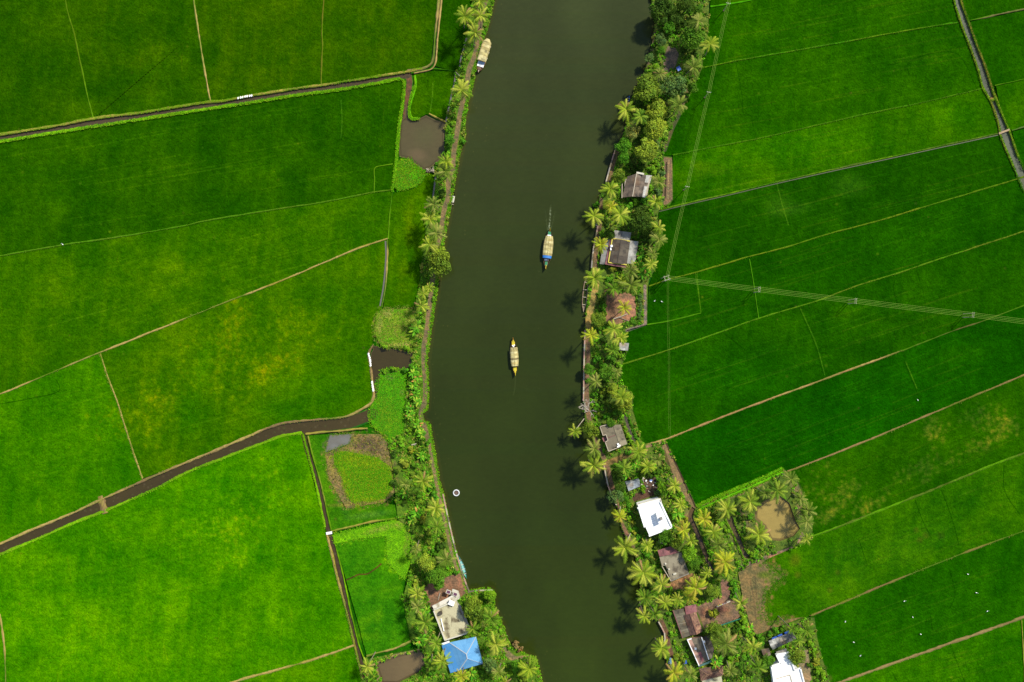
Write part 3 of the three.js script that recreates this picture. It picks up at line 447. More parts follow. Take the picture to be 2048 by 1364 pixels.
// ---------------------------------------------------------------- plants: shared leaf shapes
const leafMat = (c, o = {}) => phy({ color: C3(c).multiplyScalar(1.5), vertexColors: true, transmission: 0.25, thickness: 0, ...o, roughness: 0.7, specularIntensity: 0.2 });
function frondGeo(e0, bend, droop, sd) {                                                 // one palm frond of length 1 along +x
  const pos = [], col = [], idx = [], N = 20, pts = []; let x = 0, y = 0, e = e0;
  for (let i = 0; i <= N; i++) { pts.push([x, y, e]); e -= bend / N * (0.4 + 1.2 * i / N); x += Math.cos(e) / N; y += Math.sin(e) / N; }
  const tri = (a, b, c, f) => { const n = pos.length / 3; pos.push(...a, ...b, ...c); for (let k = 0; k < 3; k++) col.push(f * (k === 2 ? 0.86 : 1), f * (k === 2 ? 0.9 : 1), f); idx.push(n, n + 1, n + 2); };
  for (let i = 0; i < N; i++) { const [ax, ay] = pts[i], [bx, by] = pts[i + 1], w = 0.016 * (1 - i / N) + 0.004, f = 1.35; tri([ax, ay + 0.012, -w], [bx, by + 0.012, 0], [ax, ay + 0.012, w], f); }
  for (let i = 2; i <= N; i++) for (const s of [-1, 1]) {
    const [ax, ay, ea] = pts[i], t = i / N, L = 0.235 * Math.pow(Math.sin(Math.PI * (0.12 + 0.8 * t)), 0.7) * (0.85 + 0.3 * hash(i + sd, s + 5)), fw = 0.55 + 0.5 * t, dr = droop * (0.7 + 0.6 * hash(i + sd * 3, s + 9)), w = 0.024;
    const dx = Math.cos(ea), dy = Math.sin(ea), f = 0.8 + 0.4 * hash(i * 3 + sd, s + 2);
    tri([ax - dx * w, ay - dy * w, 0], [ax + dx * w, ay + dy * w, 0], [ax + dx * L * fw * 0.75, ay + dy * L * fw * 0.75 - L * dr, s * L * 0.82], f);
  }
  return buf(pos, idx, null, col);
}
const frondUp = [0, 1, 2].map((i) => frondGeo(1.0 - i * 0.12, 1.25, 0.25, i)), frondMid = [0, 1, 2].map((i) => frondGeo(0.5 - i * 0.1, 1.15, 0.4, i + 5)), frondLow = [0, 1].map((i) => frondGeo(0.05 - i * 0.2, 0.95, 0.55, i + 9));
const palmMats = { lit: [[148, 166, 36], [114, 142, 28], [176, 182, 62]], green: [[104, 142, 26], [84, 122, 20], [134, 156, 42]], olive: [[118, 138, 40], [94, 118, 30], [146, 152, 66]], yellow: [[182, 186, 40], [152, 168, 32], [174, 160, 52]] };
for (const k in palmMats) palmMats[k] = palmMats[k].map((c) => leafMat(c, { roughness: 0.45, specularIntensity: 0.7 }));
const dryFrond = leafMat([168, 134, 82]);
const bark = std({ color: C3([150, 136, 112]) }), darkBark = std({ color: C3([96, 82, 62]) }), paleBark = std({ color: C3([186, 174, 150]) });
const nutGeo = mergeGeometries([0, 1, 2, 3, 4].map((i) => new THREE.IcosahedronGeometry(0.15, 1).translate(Math.cos(i * 1.26) * 0.3, 0, Math.sin(i * 1.26) * 0.3)));
const nutMat = std({ color: C3([150, 142, 40]), roughness: 0.6 });
function palm(x, y, r, look, o = {}) {
  const h = o.h ?? rr(9, 13.5), head = V(x, y, h), foot = o.foot ? V(o.foot[0], o.foot[1], 1) : new THREE.Vector3(head.x + rr(-1.6, 1.6), 1.0, head.z + rr(-1.6, 1.6)), t = thing('coconut_palm', foot);
  const d = head.clone().sub(foot), mid = new THREE.Vector3(d.x * 0.62, d.y * 0.45, d.z * 0.62), curve = new THREE.QuadraticBezierCurve3(new THREE.Vector3(0, -0.4, 0), mid, d);
  const tg = new THREE.TubeGeometry(curve, 7, 0.16, 6), tp = tg.attributes.position;
  for (let i = 0; i < tp.count; i++) { const ring = Math.floor(i / 7), c = curve.getPointAt(ring / 7), f = 1.35 - ring * 0.08; tp.setXYZ(i, c.x + (tp.getX(i) - c.x) * f, c.y + (tp.getY(i) - c.y) * f, c.z + (tp.getZ(i) - c.z) * f); }
  part('trunk', tg, o.foot ? paleBark : bark, t);
  const L = r * S * 1.06, mats = palmMats[look], n = Math.round(rr(20, 27)), a0 = rnd() * 7;
  const wind = rr(0.0, 0.14), wa = rr(2.6, 3.6), young = rnd() < 0.25, tilt = rr(0.05, 0.28), ta = rnd() * 6.28, deadish = rnd() < 0.3 ? 0.4 : 0.14;
  for (let i = 0; i < n; i++) {
    const tier = i < n * 0.25 ? 0 : i < n * 0.72 ? 1 : 2, g = pick([frondUp, frondMid, frondLow][tier]), dry = tier === 2 && rnd() < deadish, a = a0 + i * 2.39996 + rr(-0.3, 0.3);
    const f = part('frond', g, dry ? dryFrond : pick(mats), t); f.position.copy(d); f.position.y += 0.1 * (2 - tier);
    f.rotation.set(rr(-0.35, 0.35), a, Math.cos(a - wa) * wind + Math.cos(a - ta) * tilt + (young ? 0.22 : 0) + rr(-0.24, 0.22), 'YXZ'); f.scale.setScalar(L * [0.86, 1.06, 1.0][tier] * rr(0.74, 1.12));
  }
  if (r > 15 && rnd() < 0.6) { const nuts = part('coconut_bunch', nutGeo, nutMat, t); nuts.position.copy(d); nuts.position.y -= 0.35; }
  return t;
}
function bananaLeafGeo(e0, bend, sd) {
  const pos = [], col = [], idx = [], N = 7; let x = 0, y = 0, e = e0;
  for (let i = 0; i <= N; i++) {
    const t = i / N, w = t < 0.18 ? 0.015 : 0.14 * Math.pow(Math.sin(Math.PI * (0.06 + 0.9 * (t - 0.18) / 0.82)), 0.6) * (0.86 + 0.28 * hash(i, sd)), f = 0.85 + 0.3 * hash(i + 7, sd);
    pos.push(x, y - w * 0.35, -w, x, y, 0, x, y - w * 0.35, w); col.push(f, f, f, f * 1.3, f * 1.22, f * 1.25, f * 0.95, f, f);
    if (i) { const n = i * 3; idx.push(n - 3, n - 2, n + 1, n - 3, n + 1, n, n - 2, n - 1, n + 2, n - 2, n + 2, n + 1); }
    e -= bend / N * (0.5 + t); x += Math.cos(e) / N; y += Math.sin(e) / N;
  }
  return buf(pos, idx, null, col);
}
const bananaLeaf = [bananaLeafGeo(1.15, 1.2, 1), bananaLeafGeo(0.85, 1.3, 2), bananaLeafGeo(0.6, 1.2, 3), bananaLeafGeo(0.95, 1.6, 4)];
const bananaMats = [[84, 152, 22], [104, 164, 30], [72, 136, 18], [142, 168, 44]].map((c) => leafMat(c, { roughness: 0.4, specularIntensity: 0.8 })), bananaDry = leafMat([178, 136, 62]);
const stemMat = std({ color: C3([122, 140, 60]) });
function banana(x, y, r, dry = 0.04) {
  const h = rr(1.8, 3), p = V(x, y, h + 1); p.y = 1; const t = thing('banana_plant', p), L = r * S * 1.25, stems = r > 9 ? 3 : 2;
  for (let s = 0; s < stems; s++) {
    const a = s * 2.1 + rnd(), q = s ? r * S * 0.42 : 0, ox = Math.cos(a) * q, oz = Math.sin(a) * q, hh = h * rr(0.7, 1.1);
    part('stem', new THREE.CylinderGeometry(0.09, 0.15, hh + 0.4, 6).translate(ox, hh / 2 - 0.2, oz), stemMat, t);
    for (let i = 0; i < 7; i++) { const f = part('leaf', pick(bananaLeaf), rnd() < dry ? bananaDry : pick(bananaMats), t); f.position.set(ox, hh, oz); f.rotation.set(rr(-0.4, 0.4), i * 2.4 + a + rr(-0.3, 0.3), 0, 'YXZ'); f.scale.setScalar(L * rr(0.62, 0.95)); }
  }
  return t;
}
// a crown of leaf sprays, radius 1, sitting on y = 0: lobes of unequal size, each clothed with leaves
function crownGeo(lobes, leaves, size, sd, flat = 0.62) {
  const old = seed; seed = sd; const pos = [], col = [], idx = [], L = [];
  for (let i = 0; i < lobes; i++) { const a = i * 2.39996 + rr(-0.3, 0.3), q = Math.sqrt((i + 0.4) / lobes) * rr(0.6, 0.88), r = rr(0.15, 0.4) * (q > 0.6 ? 0.8 : 1); if (q > 0.5 && rnd() < 0.22) continue; L.push([Math.cos(a) * q, flat * (1 - q * q * 0.9) * rr(0.75, 1.25), Math.sin(a) * q, r, rr(0.72, 1.25), rr(-0.14, 0.14)]); }
  const sum = L.reduce((s, l) => s + l[3] * l[3], 0);
  for (const [cx, cy, cz, r, tone, hue] of L) for (let i = 0, n = Math.round(leaves * r * r / sum); i < n; i++) {
    const u = rr(-0.55, 1), a = rnd() * 6.283, s = Math.sqrt(1 - u * u), q = r * rr(0.72, 1.08), nx = s * Math.cos(a), ny = u, nz = s * Math.sin(a), p = [cx + nx * q, cy + ny * q * 0.85, cz + nz * q];
    const N = new THREE.Vector3(nx + rr(-0.7, 0.7), ny + rr(-0.3, 0.9), nz + rr(-0.7, 0.7)).normalize(), T = new THREE.Vector3(rr(-1, 1), rr(-0.6, 0.2), rr(-1, 1)).cross(N).normalize(), B = N.clone().cross(T), k = size * rr(0.6, 1.35), n0 = pos.length / 3, f = tone * rr(0.62, 1.38);
    const at = (t, b, lift) => pos.push(p[0] + T.x * t + B.x * b + N.x * lift, p[1] + T.y * t + B.y * b + N.y * lift, p[2] + T.z * t + B.z * b + N.z * lift);
    at(-k, 0, 0); at(0, -k * 0.5, k * 0.12); at(k, 0, -k * 0.1); at(0, k * 0.5, k * 0.12);
    for (let q2 = 0; q2 < 4; q2++) col.push(f * (1 + hue), f, f * (1 - hue));
    idx.push(n0, n0 + 1, n0 + 2, n0, n0 + 2, n0 + 3);
  }
  seed = old; return buf(pos, idx, null, col);
}
const crowns = [11, 22, 33, 44, 55].map((s, i) => crownGeo(22 + i * 3, 2600, 0.07, s)), wispy = [66, 77].map((s) => crownGeo(20, 1900, 0.06, s, 0.7)), shrubs = [5, 15, 25, 35].map((s) => crownGeo(7, 620, 0.13, s, 0.55));
const leafy = { dark: [66, 96, 18], green: [84, 130, 22], olive: [112, 138, 32], yellow: [140, 160, 40], pale: [150, 152, 66], bright: [84, 142, 22], lime: [118, 164, 26], bluegreen: [96, 126, 56], brown: [150, 122, 70], gold: [146, 154, 40] };
for (const k in leafy) leafy[k] = leafMat(leafy[k], { roughness: 0.55 });
function limbs(h, R) {                                                                   // trunk with limbs reaching into the crown
  const g = [], tube = (a, b, r0, r1) => { const d = b.clone().sub(a), c = new THREE.CylinderGeometry(r1, r0, d.length(), 6); c.applyQuaternion(new THREE.Quaternion().setFromUnitVectors(new THREE.Vector3(0, 1, 0), d.clone().normalize())); const m = a.clone().add(b).multiplyScalar(0.5); g.push(c.translate(m.x, m.y, m.z)); };
  const o = new THREE.Vector3(0, -0.4, 0), f = new THREE.Vector3(0, h * 0.5, 0); tube(o, f, 0.28 + R * 0.03, 0.2 + R * 0.02);
  for (let i = 0; i < 6; i++) { const a = i * 1.05 + 0.3; tube(f, new THREE.Vector3(Math.cos(a) * R * 0.55, h * 0.5 + R * 0.55, Math.sin(a) * R * 0.55), 0.16, 0.05); }
  return mergeGeometries(g);
}
function tree(x, y, r, kind, o = {}) {
  const R = r * S, h = o.h ?? Math.min(10, 2.6 + R * 0.75), p = V(x, y, h + R * 0.5); p.y = 1; const t = thing(o.name || 'tree', p, rnd() * 6.28);
  part('trunk', limbs(h, R), darkBark, t);
  const tw = R * rr(0.08, 0.2), twa = rnd() * 6.28;
  const c = part('crown', pick(kind === 'bluegreen' || kind === 'pale' ? wispy : crowns), leafy[kind], t); c.position.set(Math.cos(twa) * tw, h * 0.62, Math.sin(twa) * tw); c.scale.set(R * rr(0.98, 1.12), R * rr(0.95, 1.25), R * (o.squash ?? rr(0.92, 1.1)));
  return t;
}
function bush(x, y, r, kind) {
  const R = r * S, p = V(x, y, R * 0.6 + 1); p.y = 1; const t = thing('bush', p, rnd() * 6.28);
  const c = part('foliage', pick(shrubs), leafy[kind], t); c.position.y = R * 0.12; c.scale.set(R * 1.12, R * rr(0.9, 1.3), R * rr(0.9, 1.12));
  part('stem', new THREE.CylinderGeometry(0.05, 0.09, R * 0.6 + 0.4, 5).translate(0, R * 0.3 - 0.2, 0), darkBark, t);
  return t;
}
const ORD = ['topmost', 'second from the top', 'third from the top', 'fourth from the top', 'fifth from the top', 'sixth from the top', 'seventh from the top', 'eighth from the top'];
// one clump of plants of a kind; each is told apart by its order down the picture
function clump(kind, where, group, rows, make) {
  const list = rows.map((r) => r).sort((a, b) => a[1] - b[1]), n = list.length;
  list.forEach((r, i) => { const ord = n === 1 ? 'single' : n === 2 ? ['upper', 'lower'][i] : i === n - 1 ? 'lowest' : ORD[i]; tag(make(r), `${ord} ${kind} ${where}`, kind.split(' ').pop() === 'palm' ? 'palm tree' : kind.split(' ').slice(-1)[0] === 'plant' ? 'banana plant' : kind.split(' ').pop(), group); });
}
const rowsOf = (s) => s.trim().split(/\s+/).map((t) => { const a = t.split(','); return [+a[0], +a[1], +a[2], a[3]]; });
const palms = (where, look, s) => clump('coconut palm', where, 'coconut palms along the river', rowsOf(s), ([x, y, r, l]) => palm(x, y, r, l || look, where.includes('fish pond') ? { h: rr(6.5, 9) } : {}));
palms('above the moored boat on the levee', 'lit', '960,3,17 961,32,18 929,33,20 950,66,20');
palms('just below the moored boat on the levee', 'lit', '923,180,22');
palms('beside the lower corner of the square pond', 'olive', '892,324,16,lit 890,343,19');
palms('in the levee row above the round tree', 'olive', '868,409,17 860,439,20,lit 873,466,21 859,489,20,lit');
palms('on the levee below the round tree', 'lit', '858,576,11 847,588,13 843,612,15');
palms('in the thicket beside the white floating ring', 'green', '846,961,19,lit 810,968,13,olive 871,1016,20,lit 874,1054,18 832,1098,11,olive');
palms('beside the turquoise canoe', 'olive', '893,1119,18');
palms('beside the flat concrete house', 'green', '834,1187,18,lit 835,1213,14,olive 982,1235,22 850,1245,22 946,1257,14 872,1286,15');
palms('around the blue hipped roof', 'lit', '991,1288,21 884,1321,19 735,1333,15 1059,1337,22 997,1344,14,olive 923,1352,16,yellow 1010,1365,13 862,1330,12,green');
palms('at the paddy edge near the top', 'olive', '1397,42,20 1420,88,18,lit 1386,135,21 1357,210,20');
palms('at the water near the small blue boat', 'green', '1319,148,14,olive 1252,219,21,lit 1281,233,17');
palms('around the brown sheet-roofed house', 'olive', '1317,364,16 1220,378,19,lit 1311,404,17,lit');
palms('just above the maroon-edged house', 'lit', '1222,414,13,yellow 1240,430,21 1187,432,20');
palms('on the paddy side of the maroon-edged house', 'olive', '1317,455,16,lit 1318,480,19 1305,508,13 1303,528,16,lit');
palms('by the river walk before the maroon-edged house', 'yellow', '1202,489,16');
palms('in the garden below the maroon-edged house', 'olive', '1261,541,18 1188,556,21,lit 1243,561,13,lit 1261,570,21 1227,577,18,green');
palms('in the bare reddish garden', 'yellow', '1248,615,15');
palms('beside the small white hut', 'lit', '1227,658,18 1182,670,17,yellow 1240,675,16 1226,699,16,green');
palms('between white hut and bare grey tree', 'olive', '1234,745,12 1192,763,15 1243,795,17,lit');
tag(palm(1149, 863, 15, 'lit', { h: 6.5, foot: [1169, 837] }), 'coconut palm with long pale trunk leaning over the water by the bare tree', 'palm tree', 'coconut palms along the river');
palms('on the water side of the stepped-parapet house', 'olive', '1188,897,18 1187,930,23,lit');
palms('in the vegetable garden below the stepped-parapet house', 'lit', '1277,904,19 1315,920,13,olive 1296,933,17 1248,935,18,green 1349,971,15');
tag(palm(1239, 1033, 15, 'yellow', { h: 6, foot: [1241, 1012] }), 'yellowish coconut palm leaning from a pale trunk beside the white house', 'palm tree', 'coconut palms along the river');
tag(palm(1250, 1094, 25, 'lit', { h: 10, foot: [1262, 1066] }), 'large coconut palm overhanging the water below the white house', 'palm tree', 'coconut palms along the river');
palms('over the water beside the maroon-and-grey house', 'lit', '1294,1091,14 1287,1145,28 1323,1168,19');
palms('behind the white terraced house', 'lit', '1361,1009,14 1367,1060,17,yellow 1381,1081,14');
palms('in the palm plot beside the fish pond', 'lit', '1454,1018,22 1408,1038,18,yellow 1426,1063,20 1436,1089,19,olive 1449,1123,23,yellow 1457,1146,18,green');
palms('leaning round the fish pond', 'olive', '1582,958,16 1554,981,23,green 1530,987,14 1600,998,15 1500,1003,23,lit 1616,1022,17 1613,1043,18 1517,1069,25,lit');
palms('at the lower corner of the fish pond', 'lit', '1612,1078,13');
palms('overhanging the water above the tiled house', 'green', '1290,1195,18 1355,1199,14,lit 1330,1205,18,lit 1309,1227,15 1288,1232,17,lit');
palms('in the yard between grey and tiled houses', 'lit', '1414,1146,13 1395,1163,16 1391,1176,22,yellow 1380,1192,14,yellow');
palms('near the green net fence', 'olive', '1481,1206,15,lit 1452,1288,26 1505,1293,17,lit');
palms('at the bottom river edge of the village', 'lit', '1323,1295,21 1347,1345,21,yellow 1381,1348,14,olive');
palms('between the tiled hip roof and white terrace', 'olive', '1460,1342,14 1517,1335,18,green');
palms('beside the grey two-tone hut', 'green', '1612,1260,16 1597,1281,13 1584,1258,11');
const bananas = (where, s) => clump('banana plant', where, 'banana plants on the banks', rowsOf(s), ([x, y, r]) => banana(x, y, r));
bananas('with orange tips in the rough grass patch', '833,657,14');
bananas('in the levee thicket beside the weed bed', '829,745,11 835,758,10 828,773,10 831,789,11 837,803,9 820,817,10 824,832,10');
bananas('below the notch in the river bank', '837,852,11 845,868,10 846,912,10');
bananas('in the thicket near the floating ring', '812,984,11 835,1027,14 826,1041,10');
bananas('beside the concrete house and blue roof', '850,1225,11 844,1282,13 944,1349,12');
bananas('behind the maroon-edged house', '1287,494,9 1282,511,10 1277,529,11 1289,543,15');
bananas('in the garden below the stepped-parapet house', '1273,932,10 1259,947,13');
bananas('behind the white terraced house', '1357,1030,13 1330,984,8');
bananas('beside the tiled houses', '1434,1325,13 1500,1258,10');
const woods = (where, s, kind = 'tree', opt) => clump(kind, where, 'broadleaf trees on the banks', rowsOf(s), ([x, y, r, k]) => tree(x, y, r, k, opt));
tag(tree(880, 517, 35, 'olive', { h: 5.5, squash: 0.88 }), 'big round dense tree overhanging the river from the levee', 'tree', 'broadleaf trees on the banks');
woods('between turquoise canoe and concrete house', '853,1133,21,yellow 874,1151,22,green 877,1173,14,green', 'mango tree');
woods('beside the flat concrete house', '977,1190,14,lime 942,1216,29,olive', 'leafy tree');
woods('beside the blue hipped roof', '981,1331,19,bluegreen 1033,1336,14,bright', 'leafy tree');
woods('beside the square pond', '897,278,12,bright', 'round tree');
woods('at the top of the village bank', '1376,9,21,dark 1332,12,29,dark 1397,18,11,green 1351,32,18,dark 1341,54,14,bright 1321,78,14,bluegreen', 'dense tree');
woods('around the small bare clearing', '1386,78,29,green 1321,99,9,bright 1298,118,12,bluegreen 1314,134,9,lime', 'broad tree');
woods('near the blue tarpaulin', '1302,158,15,olive 1353,166,29,bluegreen 1388,173,12,green 1295,180,30,olive', 'broad tree');
woods('above the brown sheet-roofed house', '1311,222,24,yellow 1319,252,28,yellow 1266,265,18,pale 1250,291,18,bright 1292,298,27,yellow 1248,315,14,bright 1237,351,18,olive', 'leafy tree');
woods('between brown roof and maroon-edged house', '1213,408,12,yellow 1279,436,27,dark 1298,455,20,dark 1219,466,12,dark', 'dark tree');
woods('beside the reddish garden', '1196,640,17,olive', 'round tree');
woods('between white hut and bare grey tree', '1178,740,12,green 1218,746,18,green 1224,781,14,yellow 1254,803,23,yellow', 'leafy tree');
woods('beside the stepped-parapet house', '1222,844,11,green 1178,861,20,olive', 'dense tree');
woods('beside the silver shed', '1236,955,14,dark 1243,976,13,dark 1231,993,19,bluegreen', 'dense tree');
woods('around the white terraced house', '1329,977,15,lime 1331,1077,18,green 1355,1088,14,olive', 'leafy tree');
woods('beside the maroon-and-grey house', '1378,1107,18,lime 1391,1128,15,green', 'leafy tree');
woods('between the yard and the green fence', '1421,1184,17,olive 1433,1259,19,olive', 'round tree');
woods('beside the lower white terrace', '1599,1314,19,olive 1537,1323,15,green', 'round tree');
const brush = (where, s) => clump('bush', where, 'bushes on the banks', rowsOf(s), ([x, y, r, k]) => bush(x, y, r, k || 'green'));
brush('along the levee beside the square pond', '905,246,8,lime 899,262,8,bright 926,282,8,bright 896,297,8,bright 895,311,9,lime 876,330,9,bright 884,385,12,dark');
brush('on the levee footpath below the round tree', '868,599,6,lime 850,560,7,green 822,648,6,olive');
brush('at the lower rim of the rough grass patch', '770,693,7,lime 800,696,6,olive 813,696,9,lime 826,690,7,olive');
brush('at the head of the weed bed', '768,742,6,lime 787,738,7,lime 809,741,8,bright 822,733,8,bright');
brush('in the upper thicket beside the muddy island', '819,861,10,lime 800,883,12,lime 856,885,9,bright 840,884,9,dark 822,899,10,gold 787,906,9,dark');
brush('in the middle thicket beside the muddy island', '850,900,9,green 836,910,10,dark 855,915,8,bright 811,926,12,gold 831,931,11,green 848,946,11,bright 792,942,8,dark');
brush('in the lower thicket beside the muddy island', '825,950,9,olive 790,965,10,dark 862,972,10,bright 838,990,10,green 867,991,12,bright 808,1006,9,dark');
brush('in the thicket beside the ringed field', '855,1010,9,dark 845,1040,10,gold 857,1062,12,olive 826,1062,8,dark 888,1074,8,olive 840,1078,9,olive');
brush('in the thicket beside the bright weeds', '858,1085,10,olive 882,1089,14,dark 836,1092,9,gold 868,1106,10,bright 820,1112,8,lime 875,1123,8,dark');
brush('near the brown canoe and turquoise canoe', '912,1146,8,bright 825,1142,9,lime 832,1165,10,yellow 1003,1266,7,lime');
brush('west of the blue hipped roof', '838,1232,9,dark 838,1265,9,green 872,1302,11,bright 866,1348,11,bright 895,1352,8,green');
brush('at the water below the brown canoe', '1030,1288,10,brown 1040,1298,9,brown 965,1346,10,green 1018,1350,10,lime 1045,1358,10,olive');
brush('under the dark trees at the top', '1358,58,10,dark 1370,45,9,dark 1312,30,12,dark 1335,40,12,dark 1390,105,10,dark 1366,100,9,dark 1318,146,7,dark 1330,160,9,olive');
brush('under the yellowish trees', '1340,185,10,dark 1372,160,9,green 1278,205,10,dark 1335,225,9,dark 1290,215,9,dark 1278,280,10,dark 1262,312,12,dark');
brush('around the brown sheet-roofed house', '1329,277,6,lime 1315,289,9,bluegreen 1313,325,10,lime 1306,339,12,lime 1322,348,9,bluegreen 1264,336,13,dark 1283,331,13,dark 1303,377,8,lime');
brush('below the brown sheet-roofed house', '1318,384,9,bluegreen 1258,392,10,bright 1287,400,11,bright 1272,405,9,lime 1326,400,8,bluegreen 1193,409,9,bright 1260,412,12,bright 1205,424,10,green');
brush('around the maroon-edged house', '1215,444,11,dark 1258,445,11,dark 1203,469,9,lime 1298,480,12,dark 1290,465,12,dark 1199,513,6,lime 1295,500,10,green 1292,520,10,lime');
brush('in the garden below the maroon-edged house', '1225,538,10,gold 1240,542,8,dark 1218,559,11,bright 1275,556,10,green 1197,589,6,bright 1180,596,4,lime 1204,603,10,dark 1206,614,11,bright');
brush('round the reddish garden and white hut', '1206,630,9,olive 1195,655,10,green 1212,655,11,bright 1210,680,10,dark 1240,710,10,lime 1225,716,12,green 1194,716,12,bright 1206,731,12,bright');
brush('between white hut and bare grey tree', '1236,730,9,lime 1198,745,11,green 1176,761,7,bright 1208,770,12,dark 1190,790,9,bright 1208,787,13,olive 1205,803,12,dark 1194,814,11,bright');
brush('just above the stepped-parapet house', '1216,810,11,dark 1234,823,13,green 1215,831,9,bright 1243,836,7,lime 1200,830,9,olive');
brush('along the garden behind the stepped-parapet house', '1251,858,7,lime 1258,872,8,lime 1263,886,9,lime 1256,907,8,bright 1266,898,8,gold');
brush('in the vegetable garden', '1284,946,12,dark 1313,944,13,green 1270,918,9,dark 1318,962,10,green 1300,951,9,dark 1335,935,8,olive');
brush('around the silver shed', '1228,948,9,dark 1285,978,10,lime 1314,986,9,bluegreen 1344,990,10,lime 1352,1000,9,lime');
brush('beside the white terraced house', '1262,1018,7,gold 1259,1036,8,lime 1267,1046,8,gold 1272,1058,8,bright 1278,1072,9,bright 1268,1064,7,gold');
brush('below the white terraced house', '1315,1092,10,olive 1294,1108,11,bright 1358,1068,10,green 1305,1124,9,dark 1372,1040,8,gold');
brush('beside the lane ditch', '1382,1092,12,lime 1400,1145,10,olive 1412,1135,8,lime 1404,1040,7,lime 1398,1026,6,lime 1412,1072,9,bright 1425,1092,9,bright');
brush('in the palm plot', '1434,1130,12,bright 1440,1048,11,lime 1430,1030,9,olive 1455,1062,8,lime 1462,1090,9,lime 1475,1025,9,bright');
brush('on the rim of the fish pond', '1501,1034,10,bright 1484,1038,10,dark 1488,1060,9,green 1522,1092,10,lime 1505,1108,11,lime 1512,1112,9,bright 1545,1092,7,lime 1592,990,8,olive');
brush('in the riverside thicket above the tiled house', '1310,1150,12,dark 1300,1170,12,dark 1310,1190,11,green 1340,1180,9,lime 1320,1215,9,dark 1337,1226,8,bright');
brush('in the yard beside the tiled house', '1428,1226,13,gold 1405,1200,9,lime 1466,1168,9,bright 1470,1184,9,bright 1466,1196,8,bright');
brush('behind the green net fence', '1488,1241,12,lime 1493,1257,12,lime 1478,1252,11,green 1468,1262,11,dark 1500,1272,11,lime 1510,1284,12,bright 1520,1276,10,bright');
brush('along the lower lane', '1418,1275,9,olive 1475,1300,10,green 1494,1316,14,bright 1460,1320,13,lime 1480,1330,9,green 1500,1345,11,dark');
brush('in the narrow strip before the tiled houses', '1344,1270,8,lime 1350,1284,7,lime 1352,1315,10,olive 1366,1320,9,olive 1376,1285,6,bright 1362,1300,6,lime');
brush('beside the grey two-tone hut', '1540,1268,8,bright 1552,1262,9,bright 1566,1256,9,green 1523,1282,12,bright 1600,1262,9,lime 1622,1268,9,lime');
brush('in the hedge row beside the egret field', '1622,1288,10,lime 1628,1306,11,lime 1632,1324,12,gold 1636,1342,11,lime 1646,1352,11,lime 1620,1330,8,green');
// hedges: clipped rows of leaf clumps
function hedge(line, w, h, kind, label) {
  const pts = smooth(line, 2.2), o = V(pts[0][0], pts[0][1], 1.5); o.y = 1; const t = thing('hedge', o), gs = [];
  pts.forEach((p) => { const g = pick(shrubs).clone(), q = V(p[0] + rr(-1, 1), p[1] + rr(-1, 1), 1.5), k = w * S * rr(0.5, 0.8); g.rotateY(rnd() * 6); g.scale(k, h * rr(0.8, 1.3), k); g.translate(q.x - o.x, 0, q.z - o.z); gs.push(g); });
  part('foliage', mergeGeometries(gs), leafy[kind], t); const k = V(pts[pts.length - 1][0], pts[pts.length - 1][1], 1.5).sub(o); k.y = 0;
  return tag(t, label, 'hedge', 'garden hedges');
}
hedge(P('1279,590 1280,615 1278,640'), 8, 1.2, 'bluegreen', 'grey green hedge beside the reddish garden');
hedge(P('1280,642 1262,646 1246,652'), 8, 1.0, 'green', 'low hedge along the bottom of the reddish garden');
hedge(P('1318,898 1330,925 1342,950'), 4, 1.0, 'bright', 'thin bright row of beans in the vegetable garden');
hedge(P('1252,994 1256,1010 1262,1026'), 9, 1.3, 'bright', 'bright clipped hedge beside the white terraced house');
hedge(P('1450,1038 1466,1070 1484,1110 1490,1122'), 5, 0.8, 'lime', 'long lime hedge row along the muddy ditch');
hedge(P('1468,1040 1480,1068 1494,1104'), 3.5, 0.7, 'lime', 'thin lime hedge on the ditch rim');
hedge(P('1310,900 1320,897 1328,908'), 6, 1.0, 'bright', 'short bright hedge at the garden corner');
hedge(P('1258,838 1266,858 1277,886 1282,894'), 6, 0.9, 'bright', 'bright hedge between ditch and dark field');
hedge(P('1352,975 1362,990 1370,1006'), 7, 1.2, 'lime', 'lime hedge behind the white terraced house');
hedge(P('1392,1022 1400,1050 1418,1095'), 6, 0.8, 'bright', 'leafy hedge along the lane ditch');
hedge(P('1464,1160 1470,1185 1476,1200'), 8, 1.1, 'bright', 'tall bright hedge above the net fence');
// bare tree: branches only
{
  const o = V(1176, 822, 1.2); o.y = 1; const t = thing('bare_tree', o), g = [];
  const grow = (a, dir, len, r, d) => { const b = a.clone().addScaledVector(dir, len), c = new THREE.CylinderGeometry(r * 0.65, r, len, 5); c.applyQuaternion(new THREE.Quaternion().setFromUnitVectors(new THREE.Vector3(0, 1, 0), dir)); const m = a.clone().add(b).multiplyScalar(0.5); (d ? g : g0).push(c.translate(m.x, m.y, m.z)); if (d < 5) for (let i = 0; i < (d ? 2 : 5); i++) grow(b, dir.clone().add(new THREE.Vector3(rr(-0.9, 0.9), rr(-0.2, 0.35), rr(-0.9, 0.9))).normalize(), len * rr(0.62, 0.85), r * 0.7, d + 1); };
  const g0 = []; grow(new THREE.Vector3(0, -0.4, 0), new THREE.Vector3(-0.1, 1, -0.05).normalize(), 2.8, 0.3, 0);
  const dead = std({ color: C3([220, 206, 186]) }); part('trunk', mergeGeometries(g0), dead, t); part('branches', mergeGeometries(g), dead, t);
  tag(t, 'bare pale grey tree without leaves at the river edge', 'tree');
}
